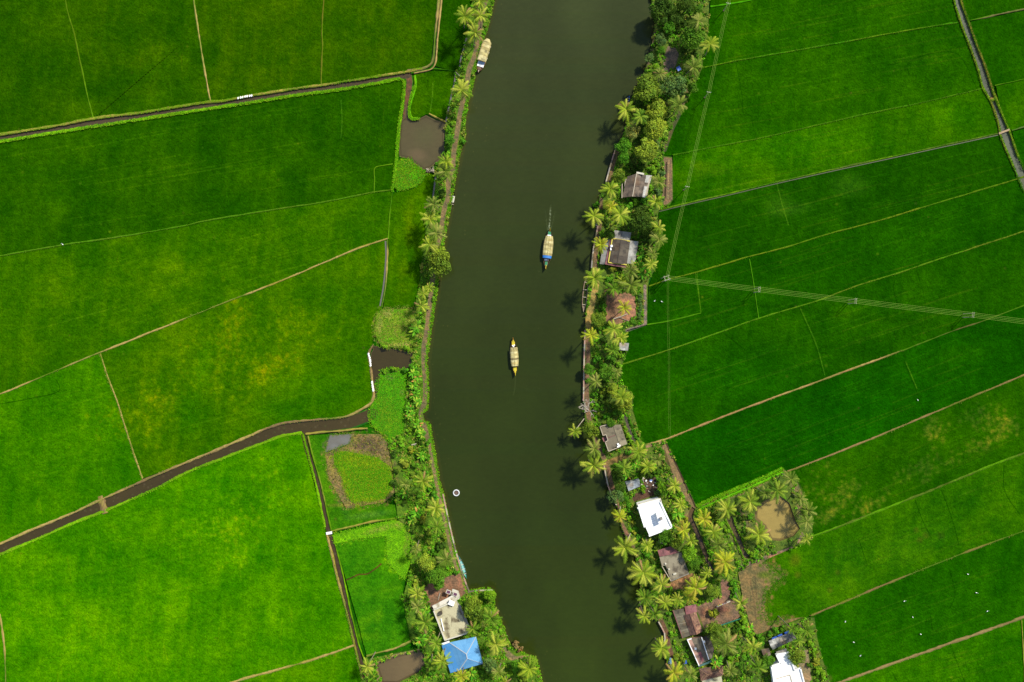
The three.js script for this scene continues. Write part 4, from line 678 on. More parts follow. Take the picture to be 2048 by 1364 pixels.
// undergrowth and grass: too many to count
const avoid = [];
function scatter(name, geo, mat, spots, label) {
  const m = shade(new THREE.InstancedMesh(geo, mat, spots.length)), q = new THREE.Object3D(), c = new THREE.Color();
  spots.forEach(([x, y, h, s, sy, tint], i) => { q.position.copy(V(x, y, h)); q.rotation.set(0, rnd() * 6.28, 0); q.scale.set(s, sy, s); q.updateMatrix(); m.setMatrixAt(i, q.matrix); m.setColorAt(i, c.setRGB(...tint)); });
  m.name = numbered(name); scene.add(m); return tag(m, label, name, null, 'stuff');
}
const tuftGeo = (() => { const pos = [], col = [], idx = []; for (let i = 0; i < 7; i++) { const a = i * 0.9, dx = Math.cos(a), dz = Math.sin(a), n = pos.length / 3, f = 0.8 + 0.4 * hash(i, 3); pos.push(-dz * 0.1, 0, dx * 0.1, dz * 0.1, 0, -dx * 0.1, dx * 0.55, 0.75 + 0.25 * hash(i, 1), dz * 0.55); col.push(f * 0.8, f * 0.8, f * 0.8, f * 0.8, f * 0.8, f * 0.8, f * 1.15, f * 1.1, f); idx.push(n, n + 1, n + 2); } return buf(pos, idx, null, col); })();
const weedGeo = crownGeo(4, 46, 0.3, 99, 0.5);
const grassMat = leafMat([255, 255, 255], { roughness: 0.8 }); grassMat.color.setRGB(1, 1, 1);
const tones = (l) => l.map((c) => base(...c)), mixTint = (a) => { const c = pick(a), f = rr(0.75, 1.2); return c.map((v) => v * f * 1.6); };
// ---------------------------------------------------------------- houses
const paint = (c, r = 0.85) => std({ color: C3(c), roughness: r });
const grime = (() => { const n = 256, q = new Uint8Array(n * n * 4); for (let y = 0; y < n; y++) for (let x = 0; x < n; x++) { const i = (y * n + x) * 4, u = x / n, v = y / n, m = per(u, v, 6) * 0.5 + per(u, v, 17, 3) * 0.3 + per(u, v, 60, 5) * 0.2, s = Math.max(0, per(u, v, 9, 11) - 0.62) * 1.6, g = 0.72 + 0.5 * m - s * 0.5, r = Math.max(0, per(u, v, 5, 21) - 0.66) * 0.9; q[i] = Math.min(255, 250 * g); q[i + 1] = Math.min(255, 250 * g * (1 - r * 0.35)); q[i + 2] = Math.min(255, 250 * g * (1 - r * 0.7)); q[i + 3] = 255; } const t = new THREE.DataTexture(q, n, n); t.colorSpace = THREE.SRGBColorSpace; t.magFilter = THREE.LinearFilter; t.wrapS = t.wrapT = THREE.RepeatWrapping; t.needsUpdate = true; return t; })();
const variants = (list, r = 0.8) => list.map((c) => std({ color: C3(c.map((v) => v * 1.06)), roughness: r, map: grime }));
const T = {
  brownSheet: variants([[122, 106, 88], [110, 96, 80], [132, 116, 96], [100, 88, 74], [116, 100, 82]]),
  darkSheet: variants([[92, 82, 66], [84, 74, 60], [98, 88, 70], [78, 68, 54]]),
  greySheet: variants([[150, 148, 138], [138, 136, 128], [160, 158, 146], [130, 126, 116]]),
  paleSheet: variants([[196, 194, 182], [182, 180, 168], [206, 204, 190], [168, 166, 154]]),
  blueSheet: [[106, 174, 222], [101, 169, 218], [110, 177, 224], [98, 165, 215]].map((c) => paint(c, 0.5)),
  blueDeep: [[86, 158, 216], [80, 153, 212], [90, 160, 217]].map((c) => paint(c, 0.5)),
  maroon: variants([[146, 92, 92], [138, 84, 84], [152, 98, 96]]),
  tile: variants([[150, 108, 84], [138, 96, 74], [160, 118, 92], [128, 90, 72], [168, 130, 96]]),
  tileDark: variants([[112, 82, 68], [104, 76, 62], [122, 90, 74], [96, 70, 58]]),
  silver: variants([[176, 184, 184], [160, 168, 170], [188, 194, 192]], 0.45),
  khaki: variants([[136, 126, 98], [126, 116, 90], [144, 134, 106], [118, 108, 84]]),
  wall: paint([196, 182, 156]), wallPink: paint([190, 150, 130]), wallGrey: paint([150, 144, 132]), white: paint([282, 282, 276]), cream: paint([226, 220, 196]), yellow: paint([222, 206, 84]),
  wood: paint([120, 92, 62]), darkWood: paint([78, 62, 46]), black: paint([34, 32, 30]), tarp: paint([52, 96, 190], 0.5), green: paint([40, 150, 116], 0.6), net: paint([56, 128, 108], 0.9),
};
// Weathered concrete: base colour with stains and patches of moss
function concrete(c, stain, sd) {
  const n = 128, d = new Uint8Array(n * n * 4), a = base(...c), b = base(...stain);
  for (let y = 0; y < n; y++) for (let x = 0; x < n; x++) { const i = (y * n + x) * 4, m = Math.min(1, Math.max(0, (fbm(x * 0.045 + sd, y * 0.045, 4) - 0.47) * 4)), f = 0.86 + 0.28 * fbm(x * 0.3 + sd, y * 0.3, 2); for (let k = 0; k < 3; k++) d[i + k] = Math.min(255, srgb((a[k] * (1 - m) + b[k] * m) * f)); d[i + 3] = 255; }
  const t = new THREE.DataTexture(d, n, n); t.colorSpace = THREE.SRGBColorSpace; t.magFilter = THREE.LinearFilter; t.wrapS = t.wrapT = THREE.RepeatWrapping; t.needsUpdate = true;
  return std({ map: t, roughness: 0.9 });
}
const W3 = (s, h) => P(s).map((p) => V(p[0], p[1], h));
// a block standing on the ground: outline as seen at its top
function block(name, s, h1, mat, parent, h0 = 0.9) {
  const pts = typeof s === 'string' ? P(s) : s, o = parent.position, v = pts.map((p) => V(p[0], p[1], h1)), c = v.map((q) => new THREE.Vector2(q.x, q.z)), tri = THREE.ShapeUtils.triangulateShape(c, []), pos = [], uv = [], idx = [];
  const add = (q, y) => { pos.push(q.x - o.x, y - o.y, q.z - o.z); uv.push(q.x / 12, q.z / 12); };
  v.forEach((q) => add(q, h1)); for (const t of tri) { const [A, B, C] = t.map((i) => c[i]); const s2 = (B.x - A.x) * (C.y - A.y) - (B.y - A.y) * (C.x - A.x); idx.push(...(s2 < 0 ? t : [t[0], t[2], t[1]])); }
  const ccw = THREE.ShapeUtils.area(c) > 0;
  for (let i = 0; i < v.length; i++) { const a = v[i], b = v[(i + 1) % v.length], n = pos.length / 3; add(a, h1); add(b, h1); add(b, h0); add(a, h0); idx.push(...(ccw ? [n, n + 1, n + 2, n, n + 2, n + 3] : [n, n + 2, n + 1, n, n + 3, n + 2])); }
  return part(name, buf(pos, idx, uv), mat, parent);
}
// one bar between two points
function bar(name, a, b, w, h, mat, parent) { const o = parent.position, d = b.clone().sub(a), g = new THREE.BoxGeometry(d.length(), h, w); g.applyQuaternion(new THREE.Quaternion().setFromUnitVectors(new THREE.Vector3(1, 0, 0), d.normalize())); const m = a.clone().add(b).multiplyScalar(0.5).sub(o); return part(name, g.translate(m.x, m.y, m.z), mat, parent); }
function parapet(s, h, w, mat, parent, skip = []) { const v = W3(s, h); v.forEach((a, i) => { if (!skip.includes(i)) { const b = v[(i + 1) % v.length], d = b.clone().sub(a).normalize().multiplyScalar(w / 2); bar('parapet', a.clone().sub(d), b.clone().add(d), w, 0.7, mat, parent); } }); }
// one slope of roofing, laid sheet by sheet: a-b is the lower edge, d-c the upper one
function slope(a, b, c, d, nu, nv, mats, house, piece = 'roof_sheet') {
  const o = house.position, nrm = b.clone().sub(a).cross(d.clone().sub(a)).normalize(); if (nrm.y < 0) nrm.negate();
  const at = (u, v) => a.clone().multiplyScalar((1 - u) * (1 - v)).addScaledVector(b, u * (1 - v)).addScaledVector(c, u * v).addScaledVector(d, (1 - u) * v);
  const parent = part('roof', buf([a, b, c, a, c, d].flatMap((p) => [p.x - o.x, p.y - o.y - 0.03, p.z - o.z])), T.wood, house);
  for (let j = 0; j < nv; j++) for (let i = 0; i < nu; i++) {
    const g = 0.006, q = [at((i + g) / nu, j / nv), at((i + 1 - g) / nu, j / nv), at((i + 1 - g) / nu, (j + 1.06) / nv), at((i + g) / nu, (j + 1.06) / nv)].map((p, k) => p.addScaledVector(nrm, 0.05 + (k < 2 ? 0.05 : 0) + rnd() * 0.025).sub(o)), low = q.map((p) => p.clone().addScaledVector(nrm, -0.04)), pos = [], idx = [], uv = [], us = rnd(), vs = rnd();
    const quad = (p0, p1, p2, p3) => { const n = pos.length / 3; for (const p of [p0, p1, p2, p3]) { pos.push(p.x, p.y, p.z); uv.push(p.x / 9 + us * 0.06, p.z / 9 + vs * 0.06); } idx.push(n, n + 1, n + 2, n, n + 2, n + 3); };
    quad(...q); quad(...low); for (let k = 0; k < 4; k++) quad(q[k], q[(k + 1) % 4], low[(k + 1) % 4], low[k]);
    part(piece, buf(pos, idx, uv), pick(mats), parent);
  }
}
const house = (name, x, y, label, cat = 'house') => { const p = V(x, y, 1); p.y = 1; return tag(thing(name, p), label, cat); };
const up = (v, y) => new THREE.Vector3(v.x, y, v.z);
const onTop = (t, name, w, h, d, x, y, hh, turn, mat) => { const q = V(x, y, hh), m = part(name, new THREE.BoxGeometry(w, h, d), mat, t); m.position.copy(q.sub(t.position)); m.rotation.y = turn; return m; };
const TURN = 0.37;                                                                       // how the lower houses stand to the map
{ // concrete house with a stained flat roof
  const t = house('flat_roofed_house', 900, 1240, 'flat-roofed concrete house with stained roof terrace beside the blue roof');
  block('wall', '868,1221 911,1202 936,1264 890,1279', 4.2, T.cream, t); block('roof_slab', '866,1219 911,1200 938,1265 889,1281', 4.5, concrete([206, 198, 156], [124, 112, 82], 3), t, 4.2);
  parapet('867,1220 911,1201 937,1265 890,1280', 4.8, 0.45, T.cream, t, [1]);
  block('awning', '913,1203 922,1212 943,1262 937,1265 926,1236', 4.1, concrete([170, 164, 148], [120, 112, 100], 8), t, 3.9);
  block('porch_roof', '864,1212 906,1190 912,1199 868,1219', 3.8, concrete([238, 232, 214], [180, 170, 140], 5), t, 3.6); block('porch_roof', '905,1178 917,1182 921,1196 912,1202 902,1192', 3.4, concrete([226, 222, 200], [170, 160, 130], 6), t, 3.2);
  for (const [x, y] of [[897, 1184], [910.5, 1188.5]]) { onTop(t, 'skylight', 1.9, 0.3, 1.5, x, y, 4.0, -0.35, T.cream); onTop(t, 'skylight_pane', 1.35, 0.34, 1.05, x, y, 4.03, -0.35, paint([112, 66, 92], 0.3)); }
  onTop(t, 'water_tank', 1.2, 1.3, 1.2, 881, 1226, 5.1, 0.3, T.darkSheet[1]); onTop(t, 'stair_hood', 2.2, 1.2, 1.6, 903, 1206, 5, -0.35, T.white); bar('parapet', V(882, 1237, 4.8), V(888, 1262, 4.8), 0.3, 0.5, T.white, t);
}
{ // blue hipped roof
  const t = house('blue_roofed_house', 930, 1310, 'house with a bright blue hipped sheet roof by the levee');
  block('wall', '904,1297 950,1284 962,1322 908,1339', 3.2, T.cream, t);
  const e = 3.3, A = V(899, 1285, e), B = V(952, 1273.5, e), C = V(965.6, 1327, e), D = V(918, 1341, e), R1 = V(933, 1308, 5.6), R2 = V(934.5, 1317, 5.6);
  slope(A, B, R1.clone().add(new THREE.Vector3(0.05, 0, 0)), R1, 8, 3, T.blueSheet, t); slope(B, C, R2, R1, 7, 3, T.blueSheet, t); slope(C, D, R2, R2.clone().add(new THREE.Vector3(0.05, 0, 0)), 8, 3, T.blueSheet, t); slope(D, A, R1, R2, 7, 3, T.blueSheet, t);
  slope(V(883.6, 1291, 2.7), V(901, 1346, 2.7), D.clone().add(new THREE.Vector3(0, 0.15, 0)), A.clone().add(new THREE.Vector3(0, 0.15, 0)), 8, 2, T.blueDeep, t);
  const cap = paint([206, 214, 214], 0.5); for (const q of [A, B, C, D]) bar('ridge_cap', up(q, q.y + 0.14), up(q.x < 0 && (q === A || q === B) ? R1 : R2, 5.74), 0.28, 0.08, cap, t); bar('ridge_cap', up(R1, 5.76), up(R2, 5.76), 0.32, 0.1, cap, t);
  bar('gutter', V(884, 1289, 2.6), V(899, 1283.5, 3.2), 0.9, 0.1, T.white, t);
}
{ // brown sheet roof
  const t = house('sheet_roofed_house', 1275, 372, 'house with a brown gabled sheet roof and one pale strip');
  block('wall', '1250,358 1301,355 1294,392 1248,391', 3.2, T.wall, t);
  const e = 3.3, r = 5.0, A = V(1255, 353, e), B = V(1244.5, 395, e), R1 = V(1273, 347.5, r), R2 = V(1265, 393, r), C = V(1292, 350, e + 0.2), D = V(1284, 394, e + 0.2);
  slope(A, B, R2, R1, 7, 2, T.brownSheet, t); slope(C, D, R2, R1, 7, 2, T.brownSheet, t); slope(V(1304, 351, 2.9), V(1291, 396, 2.9), D, C, 6, 1, [...T.paleSheet, T.brownSheet[2]], t);
  bar('ridge_cap', up(R1, 5.15), up(R2, 5.15), 0.35, 0.1, T.wall, t); bar('ridge_beam', V(1273, 345, 5), V(1288, 348, 5), 0.7, 0.15, T.cream, t); bar('verge', V(1244.5, 366, 4), V(1243.8, 396, 3.5), 0.3, 0.2, T.wall, t);
}
{ // maroon-edged house
  const t = house('maroon_edged_house', 1238, 500, 'house with dark sheet roof edged in yellow and maroon');
  block('wall', '1220,480 1262,486 1256,526 1214,521', 3.4, T.wallPink, t);
  const e = 4.0, A = V(1224.5, 477, e), B = V(1260, 482.5, e), C = V(1253.5, 529.5, e), D = V(1216.5, 525, e), m1 = A.clone().lerp(B, 0.48), m2 = D.clone().lerp(C, 0.48); m1.y = m2.y = 5.0;
  slope(A, D, m2, m1, 6, 2, T.darkSheet, t); slope(B, C, m2, m1, 6, 2, T.darkSheet, t); bar('ridge_cap', up(m1, 5.13), up(m2, 5.13), 0.3, 0.08, T.darkSheet[3], t);
  for (const [a, b] of [[A, B], [C, D], [D, A]]) bar('fascia', up(a, 4.25), up(b, 4.25), 0.42, 0.35, T.yellow, t);
  block('ledge', '1221,474.5 1224,476.5 1216,526 1253.5,531.5 1252,536 1210,528.5', 3.9, T.maroon[0], t, 3.6);
  slope(V(1229, 460.5, 3.0), V(1262.5, 465, 3.0), V(1260, 481, 3.6), V(1225, 475.5, 3.6), 4, 1, T.greySheet, t); slope(V(1276.6, 483, 2.9), V(1270, 528, 2.9), V(1254.5, 527, 3.7), V(1260.5, 481, 3.7), 6, 2, T.paleSheet, t);
  slope(V(1199.5, 528, 2.8), V(1208.5, 476, 2.8), V(1220, 478, 3.5), V(1210.5, 529, 3.5), 6, 1, T.greySheet, t);
  onTop(t, 'water_tank', 0.8, 0.9, 0.8, 1223, 492, 5.0, 0.2, T.white); onTop(t, 'pipe_box', 0.5, 0.5, 1.4, 1221.5, 497, 4.7, 0.1, T.white);
}
{ // hut
  const t = house('white_hut', 1248, 692, 'small hut with a whitish sheet roof at the field edge', 'hut');
  block('wall', '1240,688 1255,689 1254,699 1239,698', 2.8, T.cream, t); slope(V(1238.5, 700, 2.8), V(1256, 701, 2.8), V(1258, 687, 3.4), V(1239, 686, 3.4), 3, 1, T.paleSheet, t);
  part('pole', new THREE.CylinderGeometry(0.08, 0.1, 3.4, 6), T.wood, t).position.copy(V(1258.5, 697, 2).sub(t.position).setY(0.7));
}
{ // house with stepped parapet
  const t = house('parapet_house', 1228, 877, 'house with stepped white parapet and brown corrugated roof side');
  block('wall', '1202,856 1227,850 1240,890 1219,899 1212,882 1217,879 1213,870 1207,871', 3.9, T.wallGrey, t);
  block('roof_slab', '1200,853 1227,846 1241,888 1217,902.5 1210.5,884 1216,881 1212,869 1206,871', 4.1, concrete([128, 118, 94], [96, 88, 70], 9), t, 3.9);
  for (const s of ['1227,846 1200,853', '1200,853 1206,871', '1206,871 1212,869', '1212,869 1216,881', '1216,881 1210.5,884', '1210.5,884 1217,902.5', '1217,902.5 1241,893']) { const [a, b] = W3(s, 4.35); bar('parapet', a, b, 0.28, 0.5, T.wall, t); }
  slope(V(1241, 849, 3.3), V(1254.5, 888, 3.3), V(1241, 893, 4.15), V(1226.5, 850, 4.15), 9, 1, T.khaki, t); bar('gutter', V(1213, 877, 4.15), V(1231, 870, 4.15), 0.2, 0.08, T.maroon[1], t);
  for (const [x, y] of [[1236, 888], [1239, 891], [1236, 893]]) onTop(t, 'vent_block', 0.7, 0.5, 0.6, x, y, 4.4, 0.4, T.white);
  block('porch_slab', '1204,876 1211,873 1215,881 1208,884', 3.2, T.maroon[2], t, 3.0);
}
{ // silver shed
  const t = house('silver_shed', 1264, 970, 'small silver sheet-metal shed with a gabled roof', 'shed');
  block('wall', '1254,967 1278,961 1279,972 1257,979', 2.5, T.wallGrey, t); const a = V(1252, 967, 3.5), b = V(1279, 960.5, 3.5);
  slope(V(1257, 982, 2.5), V(1280.5, 972, 2.5), b, a, 5, 1, T.silver, t); slope(V(1250, 963.5, 2.9), V(1277, 957.5, 2.9), b, a, 5, 1, T.silver, t); bar('ridge_cap', up(a, 3.62), up(b, 3.62), 0.25, 0.08, T.silver[2], t);
}
{ // white house
  const t = house('white_terraced_house', 1309, 1035, 'bright white two-storey house with a flat roof and stair tower');
  block('wall', '1276,1010 1319,998 1341,1053 1302,1068 1291,1044 1289,1046', 6.0, T.white, t);
  block('roof_slab', '1276,1016 1320,1002 1344,1054 1299,1071.5 1291,1054 1288,1055', 6.3, concrete([284, 284, 278], [262, 262, 250], 4), t, 6.0); block('lower_roof', '1273.4,1008 1321,996 1324,1004 1276,1017', 5.4, concrete([214, 208, 186], [150, 140, 116], 2), t, 5.1);
  parapet('1276,1016 1320,1002 1344,1054 1299,1071.5', 6.6, 0.5, T.white, t, [3]); block('stair_tower', '1313,1028 1320,1022 1330,1040 1318,1046', 8.6, T.white, t, 6.3); block('tower_roof', '1312,1026 1321,1021 1332,1041 1318,1048', 8.9, T.white, t, 8.6);
  slope(V(1274, 1018, 5.0), V(1281, 1031, 5.0), V(1287, 1028, 5.5), V(1280, 1014, 5.5), 4, 1, [T.net], t, 'awning_sheet');
  block('balcony', '1281,1030 1290,1027 1296,1044 1292,1054 1288,1054', 4.2, concrete([232, 228, 214], [170, 160, 140], 7), t, 3.9); for (const y of [1034, 1041]) onTop(t, 'planter', 0.8, 0.6, 1.2, 1291 + (y - 1034) * 0.5, y, 4.6, 0.4, T.wallGrey); onTop(t, 'water_tank', 1.0, 1.1, 1.0, 1322, 1037, 9.4, 0.4, T.wallGrey);
}
{ // maroon and grey
  const t = house('grey_flat_house', 1345, 1125, 'grey flat-roofed house with a faded maroon front roof');
  block('wall', '1322,1116 1361,1106 1375,1146 1343,1158 1330,1130 1325,1131', 3.9, T.wallGrey, t); block('roof_slab', '1319,1114.5 1363,1105 1378.5,1147 1342,1162.5 1332,1131 1324,1132', 4.1, concrete([158, 148, 122], [104, 94, 76], 12), t, 3.9);
  slope(V(1315, 1101, 3.1), V(1346, 1090.5, 3.1), V(1356, 1105, 3.9), V(1319, 1113, 3.9), 6, 1, T.maroon, t);
  bar('parapet', V(1324, 1132, 4.3), V(1342, 1162, 4.3), 0.3, 0.4, T.wall, t); bar('parapet', V(1342, 1162, 4.3), V(1378, 1147, 4.3), 0.3, 0.35, T.wallGrey, t);
  for (const [x, y] of [[1348, 1148], [1351, 1147], [1338, 1138], [1331, 1127]]) onTop(t, 'vent_block', 0.6, 0.5, 0.6, x, y, 4.4, 0.4, T.cream); block('porch_slab', '1318,1076 1328,1080 1326,1088 1316,1086', 2.8, T.khaki[0], t, 2.6);
}
{ // tiled house with sheet side
  const t = house('tiled_house', 1376, 1245, 'long gabled house with red tiles and a grey sheet lean-to');
  block('wall', '1352,1224 1386,1226 1400,1258 1370,1270', 3.0, T.wallPink, t);
  const R1 = V(1380, 1228, 5.0), R2 = V(1393.5, 1269, 5.0), E1 = V(1367.5, 1230, 3.9), E2 = V(1381.5, 1271, 3.9);
  slope(E1, E2, R2, R1, 12, 5, T.tileDark, t, 'roof_tile'); slope(V(1392, 1224, 3.6), V(1405.5, 1262.5, 3.6), R2, R1, 12, 5, T.tile, t, 'roof_tile');
  slope(V(1347, 1220.5, 2.7), V(1366, 1276, 2.7), E2.clone().setY(3.8), V(1366, 1217, 3.8), 7, 1, T.khaki, t); slope(V(1369, 1213, 3.0), V(1391, 1208.5, 3.0), V(1394, 1223, 3.7), V(1372, 1229, 3.7), 4, 1, T.maroon, t);
  bar('ridge_cap', up(R1, 5.14), up(R2, 5.14), 0.3, 0.1, T.tile[1], t); bar('gutter', V(1346, 1220.5, 2.7), V(1365.5, 1276.5, 2.7), 0.3, 0.15, T.maroon[2], t); for (let i = 1; i < 4; i++) { const a = V(1347, 1220.5, 2.7).lerp(V(1366, 1276, 2.7), i / 4), b = V(1366, 1217, 3.8).lerp(E2, i / 4); bar('batten', up(a, 2.9), up(b, 3.98), 0.1, 0.06, T.wall, t); }
}
{ // terrace house
  const t = house('terrace_house', 1400, 1300, 'low house with dark roof terrace and two white parapet lines');
  block('wall', '1376,1281 1404,1275 1424,1314 1398,1329', 3.2, T.wallPink, t); block('roof_slab', '1374,1279.5 1405,1274 1426,1315 1397,1331', 3.4, concrete([122, 112, 92], [92, 84, 70], 21), t, 3.2);
  block('roof_strip', '1376,1280 1383,1278.5 1405,1327 1398,1330.5', 3.55, T.wallPink, t, 3.38); bar('parapet', V(1375, 1280, 3.7), V(1398, 1331, 3.7), 0.3, 0.5, T.white, t); bar('parapet', V(1403, 1274.5, 3.7), V(1417.5, 1319, 3.7), 0.3, 0.5, T.white, t); bar('parapet', V(1374, 1280, 3.7), V(1383, 1277, 3.7), 0.3, 0.5, T.white, t);
  block('lower_roof', '1405.5,1275 1418,1270 1428,1298 1425,1313', 2.8, T.darkSheet[1], t, 2.6); block('roof_patch', '1395,1306 1402,1303.5 1408,1322 1402,1325', 3.5, T.maroon[1], t, 3.38); onTop(t, 'water_tank', 0.7, 0.7, 0.7, 1391, 1297, 3.9, 0, T.white);
  onTop(t, 'water_tank', 0.7, 0.7, 0.7, 1408, 1283, 4.0, 0, T.white); slope(V(1397, 1334, 2.6), V(1432, 1321, 2.6), V(1431, 1317, 3.0), V(1397, 1331, 3.0), 5, 1, [paint([88, 134, 124])], t, 'awning_sheet');
}
{ // hipped tile house
  const t = house('hip_roofed_house', 1425, 1348, 'low house with a red tiled hip roof at the bottom edge');
  block('wall', '1404,1340 1442,1336 1444,1352 1406,1358', 2.9, T.wallPink, t); const A = V(1399, 1338, 3), B = V(1446, 1331, 3), C = V(1446, 1350, 3), D = V(1402, 1362, 3), r = V(1414, 1349, 4.6), q = V(1436, 1342, 4.6);
  slope(A, B, q, r, 12, 4, T.tileDark, t, 'roof_tile'); slope(C, D, r, q, 12, 4, T.tile, t, 'roof_tile'); slope(D, A, r, r.clone().add(new THREE.Vector3(0.02, 0, 0)), 5, 4, T.tile, t, 'roof_tile'); slope(B, C, q, q.clone().add(new THREE.Vector3(0.02, 0, 0)), 5, 4, T.tile, t, 'roof_tile');
  for (const [a, b] of [[r, q], [A, r], [D, r], [B, q], [C, q]]) bar('ridge_cap', up(a, a.y + 0.14), up(b, b.y + 0.14), 0.25, 0.1, T.tile[4], t);
  block('terrace_slab', '1404,1361 1443,1353 1446,1372 1408,1378', 2.6, concrete([200, 196, 160], [150, 146, 110], 31), t, 2.4);
}
{ // grey hut
  const t = house('two_tone_hut', 1565, 1282, 'grey hut with a half white sheet roof above the white terrace', 'hut');
  block('wall', '1540,1284 1584,1268 1590,1276 1548,1294', 2.9, T.wallGrey, t); const a = V(1541, 1292, 3.7), b = V(1591, 1272, 3.7);
  slope(V(1537, 1282, 3.0), V(1562, 1272, 3.0), a.clone().lerp(b, 0.5), a, 4, 1, T.paleSheet, t); slope(V(1562, 1272, 3.0), V(1584, 1264.5, 3.0), b, a.clone().lerp(b, 0.5), 4, 1, T.greySheet, t); slope(V(1545.5, 1299, 3.0), V(1593, 1277, 3.0), b, a, 7, 1, T.greySheet, t);
  for (const [x, y] of [[1549, 1276], [1560, 1271], [1574, 1265]]) onTop(t, 'tarp_flap', 2.0, 0.06, 0.8, x, y, 2.9, 0.4, T.tarp);
}
{ // brown shed
  const t = house('brown_shed', 1532, 1306, 'tiny brown flat shed beside the lower white terrace', 'shed'); block('wall', '1524,1302 1537,1298 1541,1310 1529,1315', 2.3, T.wall, t); slope(V(1523, 1300, 2.4), V(1538, 1296, 2.4), V(1542, 1311, 2.6), V(1528, 1316, 2.6), 3, 2, T.brownSheet, t);
}
{ // lower white house
  const t = house('white_terrace', 1575, 1340, 'white two-level terrace house at the bottom edge');
  block('wall', '1555,1312 1575,1307 1586,1340 1597,1338 1604,1380 1552,1390 1544,1333 1560,1327', 4.6, T.white, t); block('roof_slab', '1552,1309 1577,1305 1589,1340 1600.6,1336 1611,1376 1552,1392 1542.6,1332 1560,1326', 4.9, concrete([284, 284, 278], [260, 258, 244], 41), t, 4.6);
  parapet('1552,1309 1577,1305 1589,1340 1600.6,1336 1611,1376 1552,1392 1542.6,1332 1560,1326', 5.2, 0.4, T.white, t); bar('step_line', V(1552, 1358, 5.0), V(1580, 1350, 5.0), 0.25, 0.2, T.wall, t); bar('step_line', V(1580, 1350, 5.0), V(1586, 1372, 5.0), 0.25, 0.2, T.wall, t); onTop(t, 'stair_frame', 4.2, 0.3, 1.2, 1563, 1303, 4.4, 0.35, T.wallGrey);
}
// ---------------------------------------------------------------- boats
const boatAt = (name, x0, y0, x1, y1, label, group) => { const a = V(x0, y0, 0.2), b = V(x1, y1, 0.2), c = a.clone().add(b).multiplyScalar(0.5); c.y = 0.2; const t = thing(name, c, -Math.atan2(b.z - a.z, b.x - a.x)); t.userData.span = a.distanceTo(b); return tag(t, label, name === 'canoe' ? 'canoe' : 'boat', group); };
// an open hull along x, bow at +x: half width and rise of the sheer by station
function hullGeo(L, W, D, rise, full = 2.2, deck = null) {
  const pos = [], idx = [], N = 26, sec = [[1, 1], [0.92, 0.45], [0.62, 0.06], [0, 0], [-0.62, 0.06], [-0.92, 0.45], [-1, 1], [-0.9, 0.98], [-0.8, 0.4], [-0.5, 0.16], [0, 0.13], [0.5, 0.16], [0.8, 0.4], [0.9, 0.98]], m = sec.length;
  for (let i = 0; i <= N; i++) { const t = i / N * 2 - 1, w = W / 2 * Math.max(0.035, 1 - Math.pow(Math.abs(t), full)), lift = rise * Math.pow(Math.abs(t), 4), k = rise * 0.75 * Math.pow(Math.abs(t), 6); for (const [a, b] of sec) pos.push(t * L / 2, k + (D + lift - k) * b - 0.12, a * w); if (i) for (let s = 0; s < m; s++) { const p = i * m + s, q = i * m + (s + 1) % m; idx.push(p - m, p, q - m, q - m, p, q); } }
  return buf(pos, idx);
}
const widthAt = (t, W, full) => W / 2 * Math.max(0.035, 1 - Math.pow(Math.abs(t), full));
// thatched canopy: arched panels side by side along the boat
function canopy(boat, x0, x1, W, full, L, y, arch, n, mats, over = 1.12) {
  let t = boat; if (n > 1) { t = new THREE.Group(); t.name = 'roof'; boat.add(t); }
  for (let i = 0; i < n; i++) {
    const pos = [], idx = [], uv = [], m = 9, lift = (i % 2) * 0.025;
    for (let e = 0; e < 2; e++) { const x = x0 + (x1 - x0) * (i + e * 1.02) / n, w = widthAt(x / (L / 2), W, full) * over; for (let k = 0; k < m; k++) { const a = k / (m - 1) * 2 - 1; pos.push(x, y + lift + arch * Math.cos(a * 1.35), w * Math.sin(a * 1.35) / Math.sin(1.35)); uv.push(x / 9 + i * 0.13, k / 18 + i * 0.21); } }
    for (let k = 0; k < m - 1; k++) idx.push(k, m + k, k + 1, k + 1, m + k, m + k + 1);
    part('roof_panel', buf(pos, idx, uv), mats[i % mats.length], t);
  }
}
const ribs = (t, zs, x0, x1, W, full, L, y, arch, mat) => { for (const z of zs) { const pts = []; for (let i = 0; i <= 8; i++) { const x = x0 + (x1 - x0) * i / 8, w = widthAt(x / (L / 2), W, full) * 1.12; pts.push(new THREE.Vector3(x, y + 0.06 + arch * Math.cos(z * 1.35), w * Math.sin(z * 1.35) / Math.sin(1.35))); } part('roof_rib', new THREE.TubeGeometry(new THREE.CatmullRomCurve3(pts), 10, 0.05, 4), mat, t); } };
const thatch = variants([[216, 202, 136], [208, 194, 126], [222, 210, 148], [200, 184, 118]], 0.95), ribMat = paint([160, 140, 84]), hullMat = paint([112, 84, 54], 0.6), darkHull = paint([72, 58, 42], 0.7), greyHull = paint([140, 120, 92], 0.8), yellowPaint = paint([226, 206, 34], 0.5), greenPaint = paint([40, 140, 90], 0.5), bluePaint = paint([52, 132, 214], 0.5), turq = paint([110, 200, 186], 0.6);
const bx = (t, name, w, h, d, x, y, z, mat, ry = 0) => { const m = part(name, new THREE.BoxGeometry(w, h, d), mat, t); m.position.set(x, y, z); m.rotation.y = ry; return m; };
const tip = (t, name, x0, x1, y0, y1, w, mat) => { const g = new THREE.CylinderGeometry(w * 0.35, w, Math.hypot(x1 - x0, y1 - y0), 6); g.rotateZ(-Math.PI / 2 * Math.sign(x1 - x0)); const m = part(name, g, mat, t); m.position.set((x0 + x1) / 2, (y0 + y1) / 2, 0); m.rotation.z = Math.atan2(y1 - y0, Math.abs(x1 - x0)) * Math.sign(x1 - x0); return m; };
